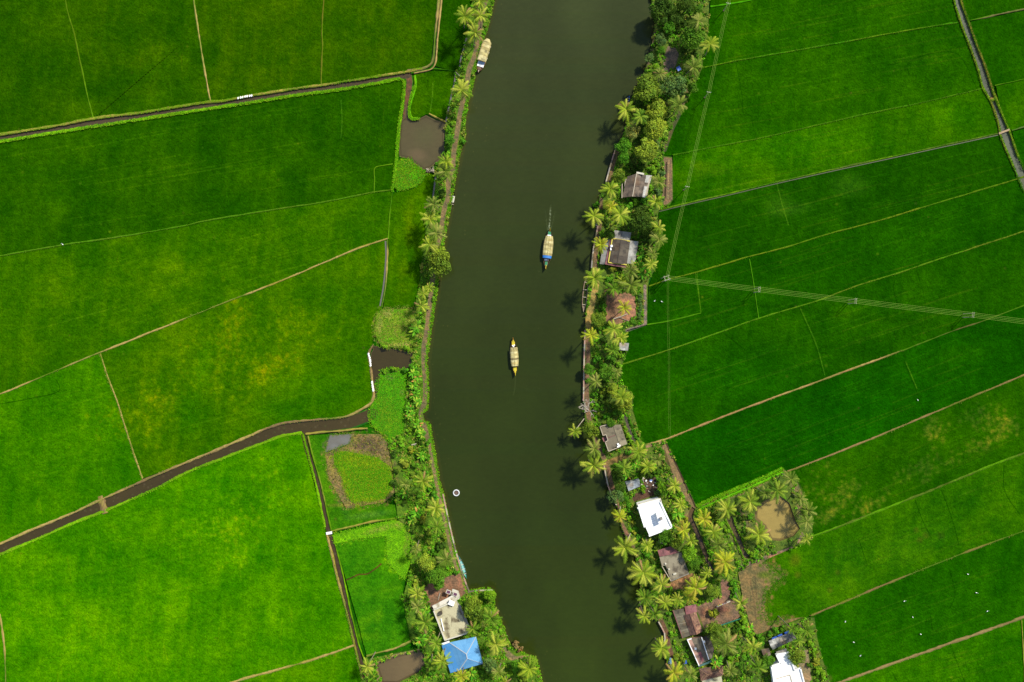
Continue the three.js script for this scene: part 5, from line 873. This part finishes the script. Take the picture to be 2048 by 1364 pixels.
{
  const t = boatAt('tour_boat', 1100, 457, 1091, 539, 'thatched tour boat with a blue front band and a wake', 'thatched boats on the river'), L = t.userData.span, W = 3.5;
  part('hull', hullGeo(L, W, 1.0, 1.1, 2.6), hullMat, t); canopy(t, -L * 0.30, L * 0.17, W, 2.6, L, 1.5, 0.95, 8, thatch); ribs(t, [-0.8, -0.4, 0, 0.4, 0.8], -L * 0.3, L * 0.17, W, 2.6, L, 1.5, 0.95, ribMat);
  canopy(t, L * 0.172, L * 0.235, W, 2.6, L, 1.5, 0.9, 1, [bluePaint]); bx(t, 'deck', L * 0.3, 0.06, 1.5, L * 0.27, 0.62, 0, paint([120, 92, 66]));
  for (const z of [-0.6, 0, 0.6]) bx(t, 'seat', 0.6, 0.45, 0.5, L * 0.27, 0.85, z, pick([T.white, T.maroon[0], paint([200, 180, 150])])); bx(t, 'bow_cover', 1.5, 0.08, 1.0, L * 0.36, 1.0, 0, greenPaint); tip(t, 'bow_post', L * 0.40, L * 0.5, 1.2, 2.2, 0.17, yellowPaint); tip(t, 'stern_post', -L * 0.42, -L * 0.5, 1.2, 2.2, 0.15, yellowPaint); bx(t, 'stern_cover', 1.9, 0.08, 1.2, -L * 0.365, 1.05, 0, greenPaint); bx(t, 'stern_bench', 0.7, 0.3, 1.5, -L * 0.315, 1.1, 0, T.white);
}
{
  const t = boatAt('tour_boat', 1031, 751, 1026, 675, 'thatched tour boat with yellow painted ends in midstream', 'thatched boats on the river'), L = t.userData.span, W = 2.9;
  part('hull', hullGeo(L, W, 0.95, 1.1, 2.6), hullMat, t); canopy(t, -L * 0.25, L * 0.24, W, 2.6, L, 1.45, 0.85, 9, thatch); ribs(t, [-0.7, 0, 0.7], -L * 0.25, L * 0.24, W, 2.6, L, 1.45, 0.85, ribMat); canopy(t, -L * 0.07, -L * 0.055, W, 2.6, L, 1.52, 0.88, 1, [T.darkWood]);
  bx(t, 'bow_cover', 2.0, 0.1, 1.2, L * 0.345, 1.0, 0, yellowPaint); bx(t, 'bow_cover', 1.0, 0.12, 0.55, L * 0.42, 1.2, 0, yellowPaint); bx(t, 'stern_cover', 1.6, 0.1, 1.3, -L * 0.32, 1.0, 0, yellowPaint); bx(t, 'stern_cover', 1.0, 0.12, 0.7, -L * 0.385, 1.15, 0, yellowPaint);
  tip(t, 'bow_post', L * 0.43, L * 0.5, 1.25, 2.2, 0.15, paint([220, 160, 60])); tip(t, 'stern_post', -L * 0.42, -L * 0.5, 1.25, 2.2, 0.15, yellowPaint); for (const [x, z] of [[0.29, -0.35], [0.3, 0.3], [0.265, 0]]) bx(t, 'seat', 0.5, 0.4, 0.45, L * x, 1.1, z, T.white, 0.3);
}
{
  const t = boatAt('tour_boat', 977, 80, 957, 146, 'moored thatched boat with a white open foredeck below the palms', 'thatched boats on the river'), L = t.userData.span, W = 3.3;
  part('hull', hullGeo(L, W, 1.0, 0.7, 4.5), paint([170, 128, 96], 0.6), t); canopy(t, -L * 0.47, L * 0.19, W, 9, L, 1.7, 0.7, 8, thatch); canopy(t, L * 0.1, L * 0.17, W, 9, L, 1.76, 0.72, 1, [thatch[2]]);
  ribs(t, [-0.75, 0.75], -L * 0.47, L * 0.19, W, 9, L, 1.7, 0.7, ribMat); bx(t, 'deck', 2.1, 0.08, 2.6, L * 0.255, 1.0, 0, T.white); bx(t, 'deck_mat', 1.3, 0.06, 2.3, L * 0.225, 1.07, 0, paint([176, 200, 214])); const w = part('steering_wheel', new THREE.TorusGeometry(0.34, 0.05, 6, 16).rotateX(Math.PI / 2), paint([120, 120, 120]), t); w.position.set(L * 0.3, 1.35, 0.2);
  bx(t, 'bow_seat', 0.9, 0.35, 1.3, L * 0.38, 0.9, 0, hullMat); tip(t, 'bow_post', L * 0.44, L * 0.51, 1.2, 1.9, 0.16, T.cream); for (let i = 0; i < 3; i++) bx(t, 'fender', 0.3, 0.4, 0.25, -L * 0.3 + i * 2.4, 0.8, -1.75, T.cream);
}
function canoe(x0, y0, x1, y1, W, mat, label, o = {}) {
  const t = boatAt('canoe', x0, y0, x1, y1, label, 'canoes along the banks'), L = t.userData.span; part('hull', hullGeo(L, W, 0.5, 0.55, o.full ?? 2), mat, t);
  for (let i = 1; i < (o.thwarts ?? 4); i++) { const x = -L / 2 + L * i / (o.thwarts ?? 4); bx(t, 'thwart', 0.22, 0.06, widthAt(x / (L / 2), W, o.full ?? 2) * 1.9, x, 0.36, 0, o.thwart || T.wall); }
  if (o.floor) bx(t, 'floor_mat', L * 0.5, 0.04, W * 0.55, 0, 0.12, 0, o.floor); if (o.tip) { tip(t, 'bow_post', L * 0.36, L * 0.5, 0.55, 0.95, 0.14, o.tip); }
  if (o.cover) bx(t, 'cover', L * 0.34, 0.12, W * 0.8, -L * 0.1, 0.5, 0, o.cover); return t;
}
canoe(917, 1111, 933.5, 1156, 1.5, turq, 'slim turquoise canoe moored along the levee', { floor: paint([150, 214, 208]), thwarts: 5, thwart: T.cream });
canoe(1174, 550, 1166.5, 624, 2.1, greyHull, 'long grey wooden cargo canoe beside the sandy path', { full: 3.4, thwarts: 5, tip: T.wall });
canoe(1001, 1248, 1021, 1295, 1.9, darkHull, 'old brown wooden canoe beside the concrete house', { thwarts: 4 });
canoe(909, 384, 902, 421, 1.4, darkHull, 'narrow dark canoe with a white bundle at the levee grass', { thwarts: 3, cover: T.cream });
canoe(1254, 207, 1258, 192, 1.2, bluePaint, 'small blue boat half hidden by a palm', { thwarts: 3 });
canoe(1322, 1244, 1331, 1269, 1.3, greyHull, 'short grey canoe moored before the tiled house', { thwarts: 3, cover: T.white });
canoe(1212, 958, 1219, 978, 1.2, greyHull, 'short grey canoe moored beside the silver shed', { thwarts: 3 });
canoe(1243, 1050, 1250, 1068, 1.1, darkHull, 'short dark canoe moored beside the white terraced house', { thwarts: 3 });
canoe(1197, 444, 1193, 456, 1.3, paint([170, 186, 200]), 'pale grey boat under the riverside palm', { thwarts: 3 });
{ // floating ring
  const p = V(912.5, 985.7, 0.4); p.y = 0.4; const t = tag(thing('floating_ring', p), 'white floating ring with brown netting inside', 'fish cage'); part('float', new THREE.TorusGeometry(1.12, 0.24, 10, 36).rotateX(Math.PI / 2), paint([236, 240, 236], 0.5), t);
  part('net', new THREE.CylinderGeometry(0.98, 0.8, 0.5, 24, 1, true).translate(0, -0.3, 0), T.net, t); part('inner_float', new THREE.TorusGeometry(0.55, 0.1, 8, 24).rotateX(Math.PI / 2).translate(0, 0.02, 0), paint([150, 112, 100]), t); for (let i = 0; i < 3; i++) { const m = bx(t, 'spoke', 1.1, 0.07, 0.12, 0, 0.06, 0, paint([160, 132, 116]), i * 1.05); }
}
// ---------------------------------------------------------------- power line
const grey = paint([196, 192, 160], 0.9), wireMat = phy({ color: C3([150, 186, 76]), roughness: 1, specularIntensity: 0 });
const PH = 7.6;
function pole(x, y, label, ang) {
  const q = V(x, y, PH); const t = thing('power_pole', new THREE.Vector3(q.x, 0.5, q.z), ang); part('post', new THREE.CylinderGeometry(0.11, 0.16, PH - 0.4, 8).translate(0, (PH - 0.4) / 2, 0), grey, t); part('crossarm', new THREE.BoxGeometry(0.16, 0.14, 1.7).translate(0, PH - 0.75, 0), grey, t);
  for (const z of [-0.75, 0, 0.75]) part('insulator', new THREE.CylinderGeometry(0.06, 0.08, 0.3, 8).translate(0, PH - 0.5, z), T.white, t.children[1]);
  part('stay_base', new THREE.CylinderGeometry(0.3, 0.36, 0.3, 8).translate(0, 0.2, 0), T.wood, t); return tag(t, label, 'power pole', 'power poles in the rice fields');
}
pole(1457, 6, 'power pole in the bright bund at the top edge', -1.8); pole(1418, 184, 'power pole standing in the rice beside the yellowish trees', -1.8); pole(1375, 373, 'power pole standing in the rice behind the brown roof', -1.8);
{
  const q = V(1334, 556, PH), t = thing('double_pole', new THREE.Vector3(q.x, 0.5, q.z), 0.3); for (const [x, z] of [[-0.8, -0.7], [0.8, -0.7], [-0.8, 0.7], [0.8, 0.7]]) part('post', new THREE.CylinderGeometry(0.1, 0.16, PH, 8).translate(x, PH / 2, z), grey, t);
  for (const z of [-0.7, 0.7]) part('crossarm', new THREE.BoxGeometry(2.4, 0.16, 0.18).translate(0, PH - 0.6, z), grey, t); for (const x of [-0.8, 0.8]) part('crossarm', new THREE.BoxGeometry(0.18, 0.16, 2.2).translate(x, PH - 0.85, 0), grey, t); for (const x of [-1, -0.35, 0.35, 1]) part('insulator', new THREE.CylinderGeometry(0.08, 0.1, 0.32, 8).translate(x, PH - 0.36, 0.7), T.white, t);
  part('brace', new THREE.BoxGeometry(0.1, 0.1, 2.0).rotateX(0.7).translate(0.8, PH - 2.2, 0), grey, t); tag(t, 'four-legged pale power pole where the two wire lines meet', 'power pole');
}
for (const [x, y, l] of [[1519, 579, 'twin power pole beside the concrete corner pole line'], [1712, 602, 'middle twin power pole of the long wire line'], [1947, 630, 'outermost twin power pole of the long wire line']]) {
  const q = V(x, y, PH), t = thing('twin_power_pole', new THREE.Vector3(q.x, 0.5, q.z), -0.12); for (const z of [-0.75, 0.75]) part('post', new THREE.CylinderGeometry(0.1, 0.15, PH - 0.3, 8).translate(0, (PH - 0.3) / 2, z), grey, t); for (const x2 of [-0.35, 0.35]) part('crossarm', new THREE.BoxGeometry(0.1, 0.12, 2.3).translate(x2 * 0.8, PH - 0.7, 0), grey, t); for (const z of [-1.0, -0.4, 0.4, 1.0]) part('insulator', new THREE.CylinderGeometry(0.05, 0.07, 0.28, 8).translate(0.28, PH - 0.48, z), T.cream, t.children[3]); tag(t, l, 'power pole', 'twin power poles in the rice fields');
}
function wires(line, offs, r, sag, label) {
  const v = line.map(([x, y]) => V(x, y, PH)), t = thing('power_line', v[0]), d = v[v.length - 1].clone().sub(v[0]).normalize(), n = new THREE.Vector3(-d.z, 0, d.x);
  for (const o of offs) { const pts = []; for (let s = 0; s < v.length - 1; s++) for (let k = 0; k < 8; k++) { const u = k / 8; pts.push(v[s].clone().lerp(v[s + 1], u).addScaledVector(n, o).add(new THREE.Vector3(0, 0.1 - sag * 4 * u * (1 - u), 0)).sub(v[0])); } pts.push(v[v.length - 1].clone().addScaledVector(n, o).sub(v[0])); part('wire', new THREE.TubeGeometry(new THREE.CatmullRomCurve3(pts), 60, r, 4), wireMat, t); }
  return tag(t, label, 'power line');
}
wires(P('1334,556 1375,373 1418,184 1457,6 1470,-60'), [-0.55, 0, 0.55], 0.045, 0.7, 'overhead wires running from the four-legged pole to the top edge');
wires(P('1334,556 1519,579 1712,602 1947,630 2140,654'), [-0.9, -0.3, 0.3, 0.9], 0.045, 0.6, 'overhead wires crossing the dark fields from the four-legged pole');
wires(P('1336,558 1338,715 1340,880'), [-0.3, 0.3], 0.022, 0.8, 'two thin wires running down across the dark field');
wires(P('1480,1310 1496,1350 1508,1390'), [-0.4, 0, 0.4], 0.03, 0.3, 'short bundle of wires over the lower lane');
// ---------------------------------------------------------------- small things
function egret(x, y, label) { const q = V(x, y, 0.9); const t = thing('egret', new THREE.Vector3(q.x, 0.72, q.z), rnd() * 6.28); const body = new THREE.SphereGeometry(0.2, 10, 8).scale(1.7, 0.8, 0.8).translate(0, 0.45, 0), neck = new THREE.TubeGeometry(new THREE.CatmullRomCurve3([new THREE.Vector3(0.26, 0.5, 0), new THREE.Vector3(0.42, 0.68, 0), new THREE.Vector3(0.36, 0.82, 0), new THREE.Vector3(0.46, 0.95, 0)]), 10, 0.045, 6), head = new THREE.SphereGeometry(0.06, 8, 6).translate(0.48, 0.95, 0); part('body', mergeGeometries([body, neck, head]), T.white, t); part('beak', new THREE.ConeGeometry(0.025, 0.16, 6).rotateZ(-Math.PI / 2).translate(0.6, 0.95, 0), T.yellow, t); for (const z of [-0.06, 0.06]) part('leg', new THREE.CylinderGeometry(0.015, 0.015, 0.4, 5).translate(0, 0.15, z), T.black, t); tag(t, label, 'egret', 'white egrets in the rice'); }
egret(1309, 602, 'white egret near the path, closer to the garden of two'); egret(1323, 603, 'white egret beside another, farther from the garden path');
[[1935, 1148], [1952, 1185], [1808, 1202], [1974, 1222], [1825, 1234], [1690, 1243], [1841, 1268], [1707, 1284], [1720, 1311]].forEach(([x, y], i, a) => egret(x, y, `white egret ${i === 8 ? 'lowest' : ORD[i] || 'ninth'} of those dotted over the egret field`));
egret(1835, 800, 'white egret alone in the dark field above the fish pond'); egret(126, 489, 'white egret on the thin bund across the broad fields');
const sacks = (line, n, label) => { const v = smooth(P(line), 1); for (let i = 0; i < n; i++) { const p = v[Math.round(i / (n - 1) * (v.length - 1))], q = V(p[0], p[1], 1.2), t = thing('sandbag', new THREE.Vector3(q.x, 1.12, q.z), rr(-0.5, 0.5) + 1.5); part('bag', new THREE.SphereGeometry(0.5, 10, 7).scale(1.0, 0.32, 0.75), T.white, t); part('tied_end', new THREE.ConeGeometry(0.16, 0.22, 7).rotateZ(-Math.PI / 2).translate(0.55, 0.02, 0), T.cream, t); const k = v[0][1] < v[v.length - 1][1] ? i : n - 1 - i; tag(t, `${k === n - 1 ? 'lowest' : ORD[k]} ${label}`, 'sandbag', 'white sandbags on the canal dykes'); } };
sacks('737,708 740,720 741,731', 7, 'white sandbag of the upper row beside the dark pond'); sacks('744,764 745,772 746.5,781', 6, 'white sandbag of the lower row beside the dark pond'); sacks('476,196 490,193 503,191', 7, 'white sandbag on the dyke of the long upper canal');
const beamAt = (name, a, b, w, h, y, mat, label, cat) => { const p = V(a[0], a[1], y), q = V(b[0], b[1], y), t = tag(thing(name, new THREE.Vector3(p.x, y, p.z)), label, cat); return [t, p, q]; };
{ const [t, p, q] = beamAt('culvert', [652.5, 1067], [664, 1065], 1, 0.4, 1.2, 0, 'small white concrete culvert across the narrow ditch', 'culvert'); bar('slab', p, q, 1.0, 0.3, T.white, t); bar('rail', p.clone().add(new THREE.Vector3(0, 0.3, -0.4)), q.clone().add(new THREE.Vector3(0, 0.3, -0.4)), 0.25, 0.4, T.white, t); }
{ const [t, p, q] = beamAt('plank_bridge', [1998, 267], [2019, 259], 1, 0.2, 1.25, 0, 'narrow plank bridge across the grey canal', 'bridge'); for (const z of [-0.2, 0.2]) { const o = new THREE.Vector3(0, 0, z); bar('plank', p.clone().add(o), q.clone().add(o), 0.34, 0.08, paint([188, 160, 120]), t); } bar('support', p.clone().add(new THREE.Vector3(1, -0.3, 0.4)), p.clone().add(new THREE.Vector3(1.2, -0.3, -0.5)), 0.12, 0.4, T.wood, t); }
tag(ridge('earth_plug', P('200,992 205,1010 210,1027'), 15, 0.4, 1.1, [[140, 116, 80], DRY]), 'earth dam across the wide canal', 'dam', null, 'structure');
tag(ridge('earth_plug', P('1979,200 1990,198'), 9, 0.3, 1.0, [[150, 110, 70], LEAF]), 'earth dam across the grey canal', 'dam', null, 'structure');
const log = (a, b, r, mat, label) => { const [t, p, q] = beamAt('log', a, b, 1, 1, 1.4, 0, label, 'log'); const d = q.clone().sub(p), g = new THREE.CylinderGeometry(r * 0.75, r, d.length(), 8); g.applyQuaternion(new THREE.Quaternion().setFromUnitVectors(new THREE.Vector3(0, 1, 0), d.clone().normalize())); part('trunk', g.translate(d.x / 2, 0, d.z / 2), mat, t); const s = new THREE.CylinderGeometry(r * 0.3, r * 0.45, 0.7, 6).rotateX(0.9).translate(d.x * 0.6, 0.1, d.z * 0.6 + 0.3); part('stub', s, mat, t); };
log([911, 144], [922, 154], 0.22, paleBark, 'pale log across the little drain by the levee'); log([1227, 638], [1255, 628], 0.24, paleBark, 'long pale log in the reddish garden'); log([1236, 634], [1258, 642], 0.16, bark, 'crooked thin log beside the long pale log'); log([823, 890], [834, 887], 0.28, paleBark, 'pale dead log lying in the levee thicket'); log([880, 1186], [876, 1200], 0.2, paleBark, 'short log near the concrete house porch');
function tarp(x, y, w, d, h, turn, mat, label) { const q = V(x, y, h), t = thing('tarpaulin', new THREE.Vector3(q.x, h, q.z), turn), g = new THREE.PlaneGeometry(w, d, 8, 6).rotateX(-Math.PI / 2), p = g.attributes.position; for (let i = 0; i < p.count; i++) p.setY(i, 0.35 * (fbm(p.getX(i) * 0.9 + x, p.getZ(i) * 0.9, 2) - 0.3)); g.computeVertexNormals(); part('sheet', g, mat, t); for (const [a, b] of [[-w / 2, -d / 2], [w / 2, d / 2]]) part('peg', new THREE.CylinderGeometry(0.04, 0.05, h - 0.8, 5).translate(a, -(h - 0.8) / 2, b), T.wood, t); tag(t, label, 'tarpaulin'); }
tarp(1357.5, 137, 1.5, 1.7, 2.2, 0.5, T.tarp, 'blue tarpaulin in the clearing between trees'); tarp(1341.5, 1322, 1.4, 2.4, 1.8, -0.3, paint([86, 140, 190], 0.5), 'pale blue tarpaulin among the bottom river palms'); tarp(1371, 1324, 1.0, 1.4, 1.8, 0.2, T.tarp, 'small blue tarpaulin before the terrace house'); tarp(1469, 1302, 1.6, 1.2, 1.6, 0.4, T.tarp, 'blue tarpaulin beside the large lower palm'); tarp(1302, 961, 1.0, 0.7, 1.5, 0.4, paint([120, 150, 220]), 'small pale blue sheet on the rubbish heap');
{ const t = tag(thing('net_fence', V(1436, 1252, 1)), 'green net fence closing the reddish yard', 'fence'); const a = V(1436, 1252, 2.4), b = V(1482, 1236.5, 2.4), n = 7; for (let i = 0; i < n; i++) { const p = a.clone().lerp(b, i / n), q = a.clone().lerp(b, (i + 1) / n), f = new THREE.Vector3(0.25, -0.7, 0.62), o = t.position; const c = [p, q, q.clone().add(f), p.clone().add(f)].map((v) => v.clone().sub(o)); part('net_panel', buf(c.flatMap((v) => [v.x, v.y, v.z]), [0, 1, 2, 0, 2, 3]), T.green, t); bar('post', up(p, 2.4), up(p, 0.9).add(new THREE.Vector3(0.01, 0, 0)), 0.1, 0.1, T.wood, t); } bar('rail', a, b, 0.12, 0.12, T.green, t); }
{ const t = tag(thing('garden_wall', V(1433, 1213, 1)), 'low wall with hanging washing in the reddish yard', 'wall'); bar('wall', V(1433, 1213, 1.6), V(1460, 1202, 1.6), 0.25, 1.0, T.cream, t); for (let i = 0; i < 4; i++) bar('cloth', V(1436 + i * 5, 1211.5 - i * 2, 2.2), V(1438.5 + i * 5, 1210.5 - i * 2, 2.2), 0.5, 0.06, pick([T.white, T.yellow, T.maroon[0]]), t); }
const river_wall = (line, label) => { const pts = smooth(P(line), 14), o = V(pts[0][0], pts[0][1], 1); o.y = 1; const t = tag(thing('river_wall', o), label, 'wall'); for (let i = 0; i < pts.length - 1; i++) bar('wall_block', V(pts[i][0], pts[i][1], 1.1), V(pts[i + 1][0], pts[i + 1][1], 1.1), 0.5, 0.75, pick([T.wall, T.wallGrey, T.khaki[1], T.wallPink]), t); };
river_wall('886,988 897,1039 912,1103 928,1156 938,1182', 'low stone river wall along the lower levee'); river_wall('936,1184 948,1181 985,1180', 'stone landing wall above the leafy tree'); river_wall('1233,292 1224,320 1212,364', 'rough river wall before the brown roof'); river_wall('1196,450 1186,504 1183,536', 'river wall before the maroon-edged house'); river_wall('1170,660 1168,731 1167,802', 'straight river wall beside the shaded footpath'); river_wall('1207,926 1218,977 1233,1010', 'river wall beside the silver shed'); river_wall('1317,1243 1330,1270 1327,1290', 'river wall before the tiled house');
{ // rubbish heap
  const p = V(1298, 970, 1); p.y = 1.1; const t = tag(thing('rubbish_heap', p), 'heap of pale rubbish beside the silver shed', 'rubbish heap'); for (let i = 0; i < 34; i++) { const m = bx(t, 'scrap', rr(0.3, 1.0), rr(0.1, 0.5), rr(0.2, 0.7), rr(-3, 3), rr(0, 0.4), rr(-3, 3), pick([T.white, T.cream, T.wall, T.wood, T.maroon[0], T.greySheet[0], T.darkWood]), rnd() * 3); m.rotation.x = rr(-0.4, 0.4); }
}
{ const p = V(861, 341, 1); p.y = 1.1; const t = tag(thing('straw_heap', p), 'brown straw heap at the corner of the square pond', 'straw heap'); for (let i = 0; i < 26; i++) { const m = bx(t, 'straw_bundle', rr(0.9, 1.8), rr(0.15, 0.3), rr(0.2, 0.4), rr(-1.4, 1.4), rr(0, 0.5), rr(-0.7, 0.7), pick([T.wall, T.wood, T.khaki[1], T.khaki[3]]), rnd() * 3); m.rotation.z = rr(-0.3, 0.3); } }
// grass on the edges, weeds in the wet corners, undergrowth among the houses
{
  const spots = [], edge = (line, w, n, h, ts, s0 = 0.4, s1 = 0.8) => { const pts = smooth(line, 2); for (let i = 0; i < n; i++) { const p = pick(pts), s = rr(s0, s1); spots.push([p[0] + rr(-w, w) / 2, p[1] + rr(-w, w) / 2, h, s, s * rr(0.6, 1.1), mixTint(ts)]); } };
  const lime = tones([[120, 190, 16], [100, 170, 10], [150, 190, 30]]), dry = tones([[170, 150, 90], [150, 160, 60], [110, 150, 30]]), mid = tones([[90, 150, 14], [110, 150, 30], [70, 130, 10]]);
  edge(canalS, 6, 2600, 0.9, lime); edge(dykeN, 5, 1500, 0.95, [...dry, ...lime], 0.3, 0.6); edge(P('809,163 806,205 800,240 795,290 793,320 790,345 785,380'), 6, 700, 0.95, lime); edge(P('830,170 824,190 819,215 822,237 838,237'), 5, 420, 0.9, lime); edge(edge2, 5, 1700, 0.9, lime, 0.3, 0.6); edge(bund2, 4, 900, 1.0, dry, 0.25, 0.5);
  edge(P('606,868 614,900 629,958 650,1054'), 4, 420, 0.9, lime, 0.3, 0.5); edge(bund3, 4, 420, 1.05, dry, 0.25, 0.5); edge(canalRL.slice(1, 13), 5, 900, 0.95, mid, 0.3, 0.6); edge(canalRR.slice(1, 10), 6, 900, 0.95, mid, 0.3, 0.6); edge(P('1394,1011 1440,990 1500,966 1564,937'), 6, 900, 1.3, lime, 0.5, 0.9); edge(P('1400,1018 1445,997 1505,972 1566,944'), 6, 700, 1.2, lime, 0.5, 0.9);
  for (const l of [r1, r2, r3, r4, r6, r9, bundD]) edge(l, 3, 700, 0.85, mid, 0.25, 0.5); for (const l of [r7.slice(0, 7), r8, r10, r11, bundE, bundG, bundH]) edge(l, 5, 500, 0.88, [...dry, ...mid], 0.22, 0.45);
  edge(leftShore, 5, 2600, 1.05, lime, 0.3, 0.7); edge(rightShore, 4, 700, 1.05, mid, 0.3, 0.6); edge(leftShore.map(([x, y]) => [x - 3, y]), 6, 1800, 1.1, lime, 0.3, 0.7);
  edge(P('1531,1119 1547,1137 1566,1155 1546,1172 1534,1185 1531,1216 1537,1243 1575,1239'), 16, 700, 0.68, mid, 0.3, 0.6); edge(mudIsle, 9, 500, 0.66, [...mid, ...dry], 0.3, 0.6); edge(weedPatch, 8, 500, 0.85, [...mid, ...dry], 0.3, 0.6); edge(weedStrip, 10, 600, 0.8, lime, 0.3, 0.6); edge(weedBed, 8, 500, 0.6, lime, 0.3, 0.7); edge(puddle, 6, 260, 0.62, [...mid, ...dry], 0.25, 0.5); edge(isle, 10, 500, 0.7, [...dry, ...lime], 0.2, 0.45);
  scatter('grass', tuftGeo, grassMat, spots, 'grass tufts along the banks and field edges');
}
{
  const spots = [], fillIn = (poly, n, h, ts, s0, s1, ok) => { const xs = poly.map((p) => p[0]), ys = poly.map((p) => p[1]), a = Math.min(...xs), b = Math.max(...xs), c = Math.max(-10, Math.min(...ys)), d = Math.min(1380, Math.max(...ys)); for (let i = 0, k = 0; i < n && k < n * 30; k++) { const x = rr(a, b), y = rr(c, d); if (!inside(x, y, poly) || (ok && !ok(x, y))) continue; const s = rr(s0, s1); spots.push([x + rr(-4, 4), y + rr(-4, 4), h, s, s * rr(0.5, 1.0), mixTint(ts)]); i++; } };
  fillIn(weedBed, 5200, 0.70, tones([[80, 170, 10], [100, 180, 16], [70, 150, 8], [120, 160, 24]]), 0.12, 0.3); fillIn(isle, 4200, 0.78, tones([[100, 160, 8], [84, 146, 4], [150, 164, 20]]), 0.12, 0.3); fillIn(weedPatch, 2600, 0.93, tones([[120, 164, 26], [150, 164, 50], [96, 156, 20], [166, 160, 70]]), 0.12, 0.32); fillIn(weedCorner, 2000, 0.9, tones([[100, 160, 10], [130, 160, 20], [84, 180, 10]]), 0.12, 0.32); fillIn(weedStrip, 2600, 0.88, tones([[120, 190, 12], [140, 200, 20], [96, 160, 14]]), 0.12, 0.3); fillIn(mudIsle, 600, 0.68, tones([[150, 132, 70], [132, 140, 40], [110, 96, 60]]), 0.2, 0.4, (x, y) => !inside(x, y, isle));
  scatter('weeds', weedGeo, grassMat, spots, 'low weeds covering the wet corners');
}
{
  const spots = [], bare = [P('1215,585 1272,588 1272,632 1225,650 1210,640'), P('1386,1212 1455,1190 1480,1200 1480,1240 1410,1262'), P('1336,92 1358,98 1352,138 1330,140'), P('1327,312 1346,314 1346,408 1328,410'), P('846,1172 925,1138 936,1182 866,1222'), P('1286,958 1320,950 1318,1000 1262,1004'), P('1330,884 1392,1014 1384,1022 1320,900'), P('1326,1172 1385,1146 1400,1162 1345,1182'), P('1588,1300 1620,1300 1624,1364 1606,1364'), P('1440,1158 1458,1158 1464,1196 1445,1200'), P('1362,1010 1388,1022 1410,1090 1390,1080')];
  const paths = [P('975,-20 962,40 951,107 939,137 933,171 920,229 915,260 908,300 905,340 897,362 897,392 888,421 884,450 874,500 868,545 862,587 860,604 856,636 854,663 848,692 848,728 851,760 850,800 844,830 850,850 862,890'), P('862,890 870,940 882,1000 895,1055 906,1110 918,1150'), P('1238,290 1228,320 1217,362'), P('1202,400 1200,440 1196,480 1190,520 1191,550'), P('1192,540 1192,565 1186,600 1178,632 1174,660'), P('1174,660 1176,700 1174,760 1174,800 1180,845 1200,900 1214,930 1222,965 1232,1000 1240,1040 1252,1065 1266,1095'), P('1290,572 1291,648 1254,661'), P('1216,925 1232,920 1262,905'), P('1322,1240 1332,1262 1338,1290 1350,1330'), P('1252,836 1262,866 1270,884')].map((l) => smooth(l, 3));
  const near = (x, y) => paths.some((l) => l.some((p) => Math.abs(p[0] - x) + Math.abs(p[1] - y) < 8)), water = [cornerPond, fishPond, sideDitch, lane];
  const rim = smooth([...fishPond, fishPond[0]], 5), rimmed = (x, y) => x > 1440 && x < 1630 && y > 930 && y < 1120 && (rim.some((p) => Math.hypot(p[0] - x, p[1] - y) < 17) || (x < 1500 && fbm(x * 0.08, y * 0.08, 2) < 0.5));
  const ok = (x, y) => !bare.some((b) => inside(x, y, b)) && !water.some((b) => inside(x, y, b)) && !near(x, y) && !(rimmed(x, y) && vnoise(x * 0.2, y * 0.2) < 0.75) && fbm(x * 0.05, y * 0.05, 2) > 0.36;
  const low = tones([[108, 168, 24], [92, 144, 20], [138, 170, 38], [118, 184, 24], [72, 114, 18], [156, 162, 62]]);
  const fillIn = (poly, n, s0, s1) => { const xs = poly.map((p) => p[0]), a = Math.min(...xs), b = Math.max(...xs); for (let i = 0, k = 0; i < n && k < n * 40; k++) { const x = rr(a, b), y = rr(-8, 1372); if (!inside(x, y, poly) || !ok(x, y)) continue; const s = rr(s0, s1); spots.push([x, y, 1.12, s, s * rr(0.6, 1.3), mixTint(low)]); i++; } };
  fillIn(rightLand, 6500, 0.4, 1.0); fillIn(leftLand, 4200, 0.4, 1.0);
  scatter('undergrowth', weedGeo, grassMat, spots, 'low undergrowth between trees and houses');
}
renderer.render(scene, camera);
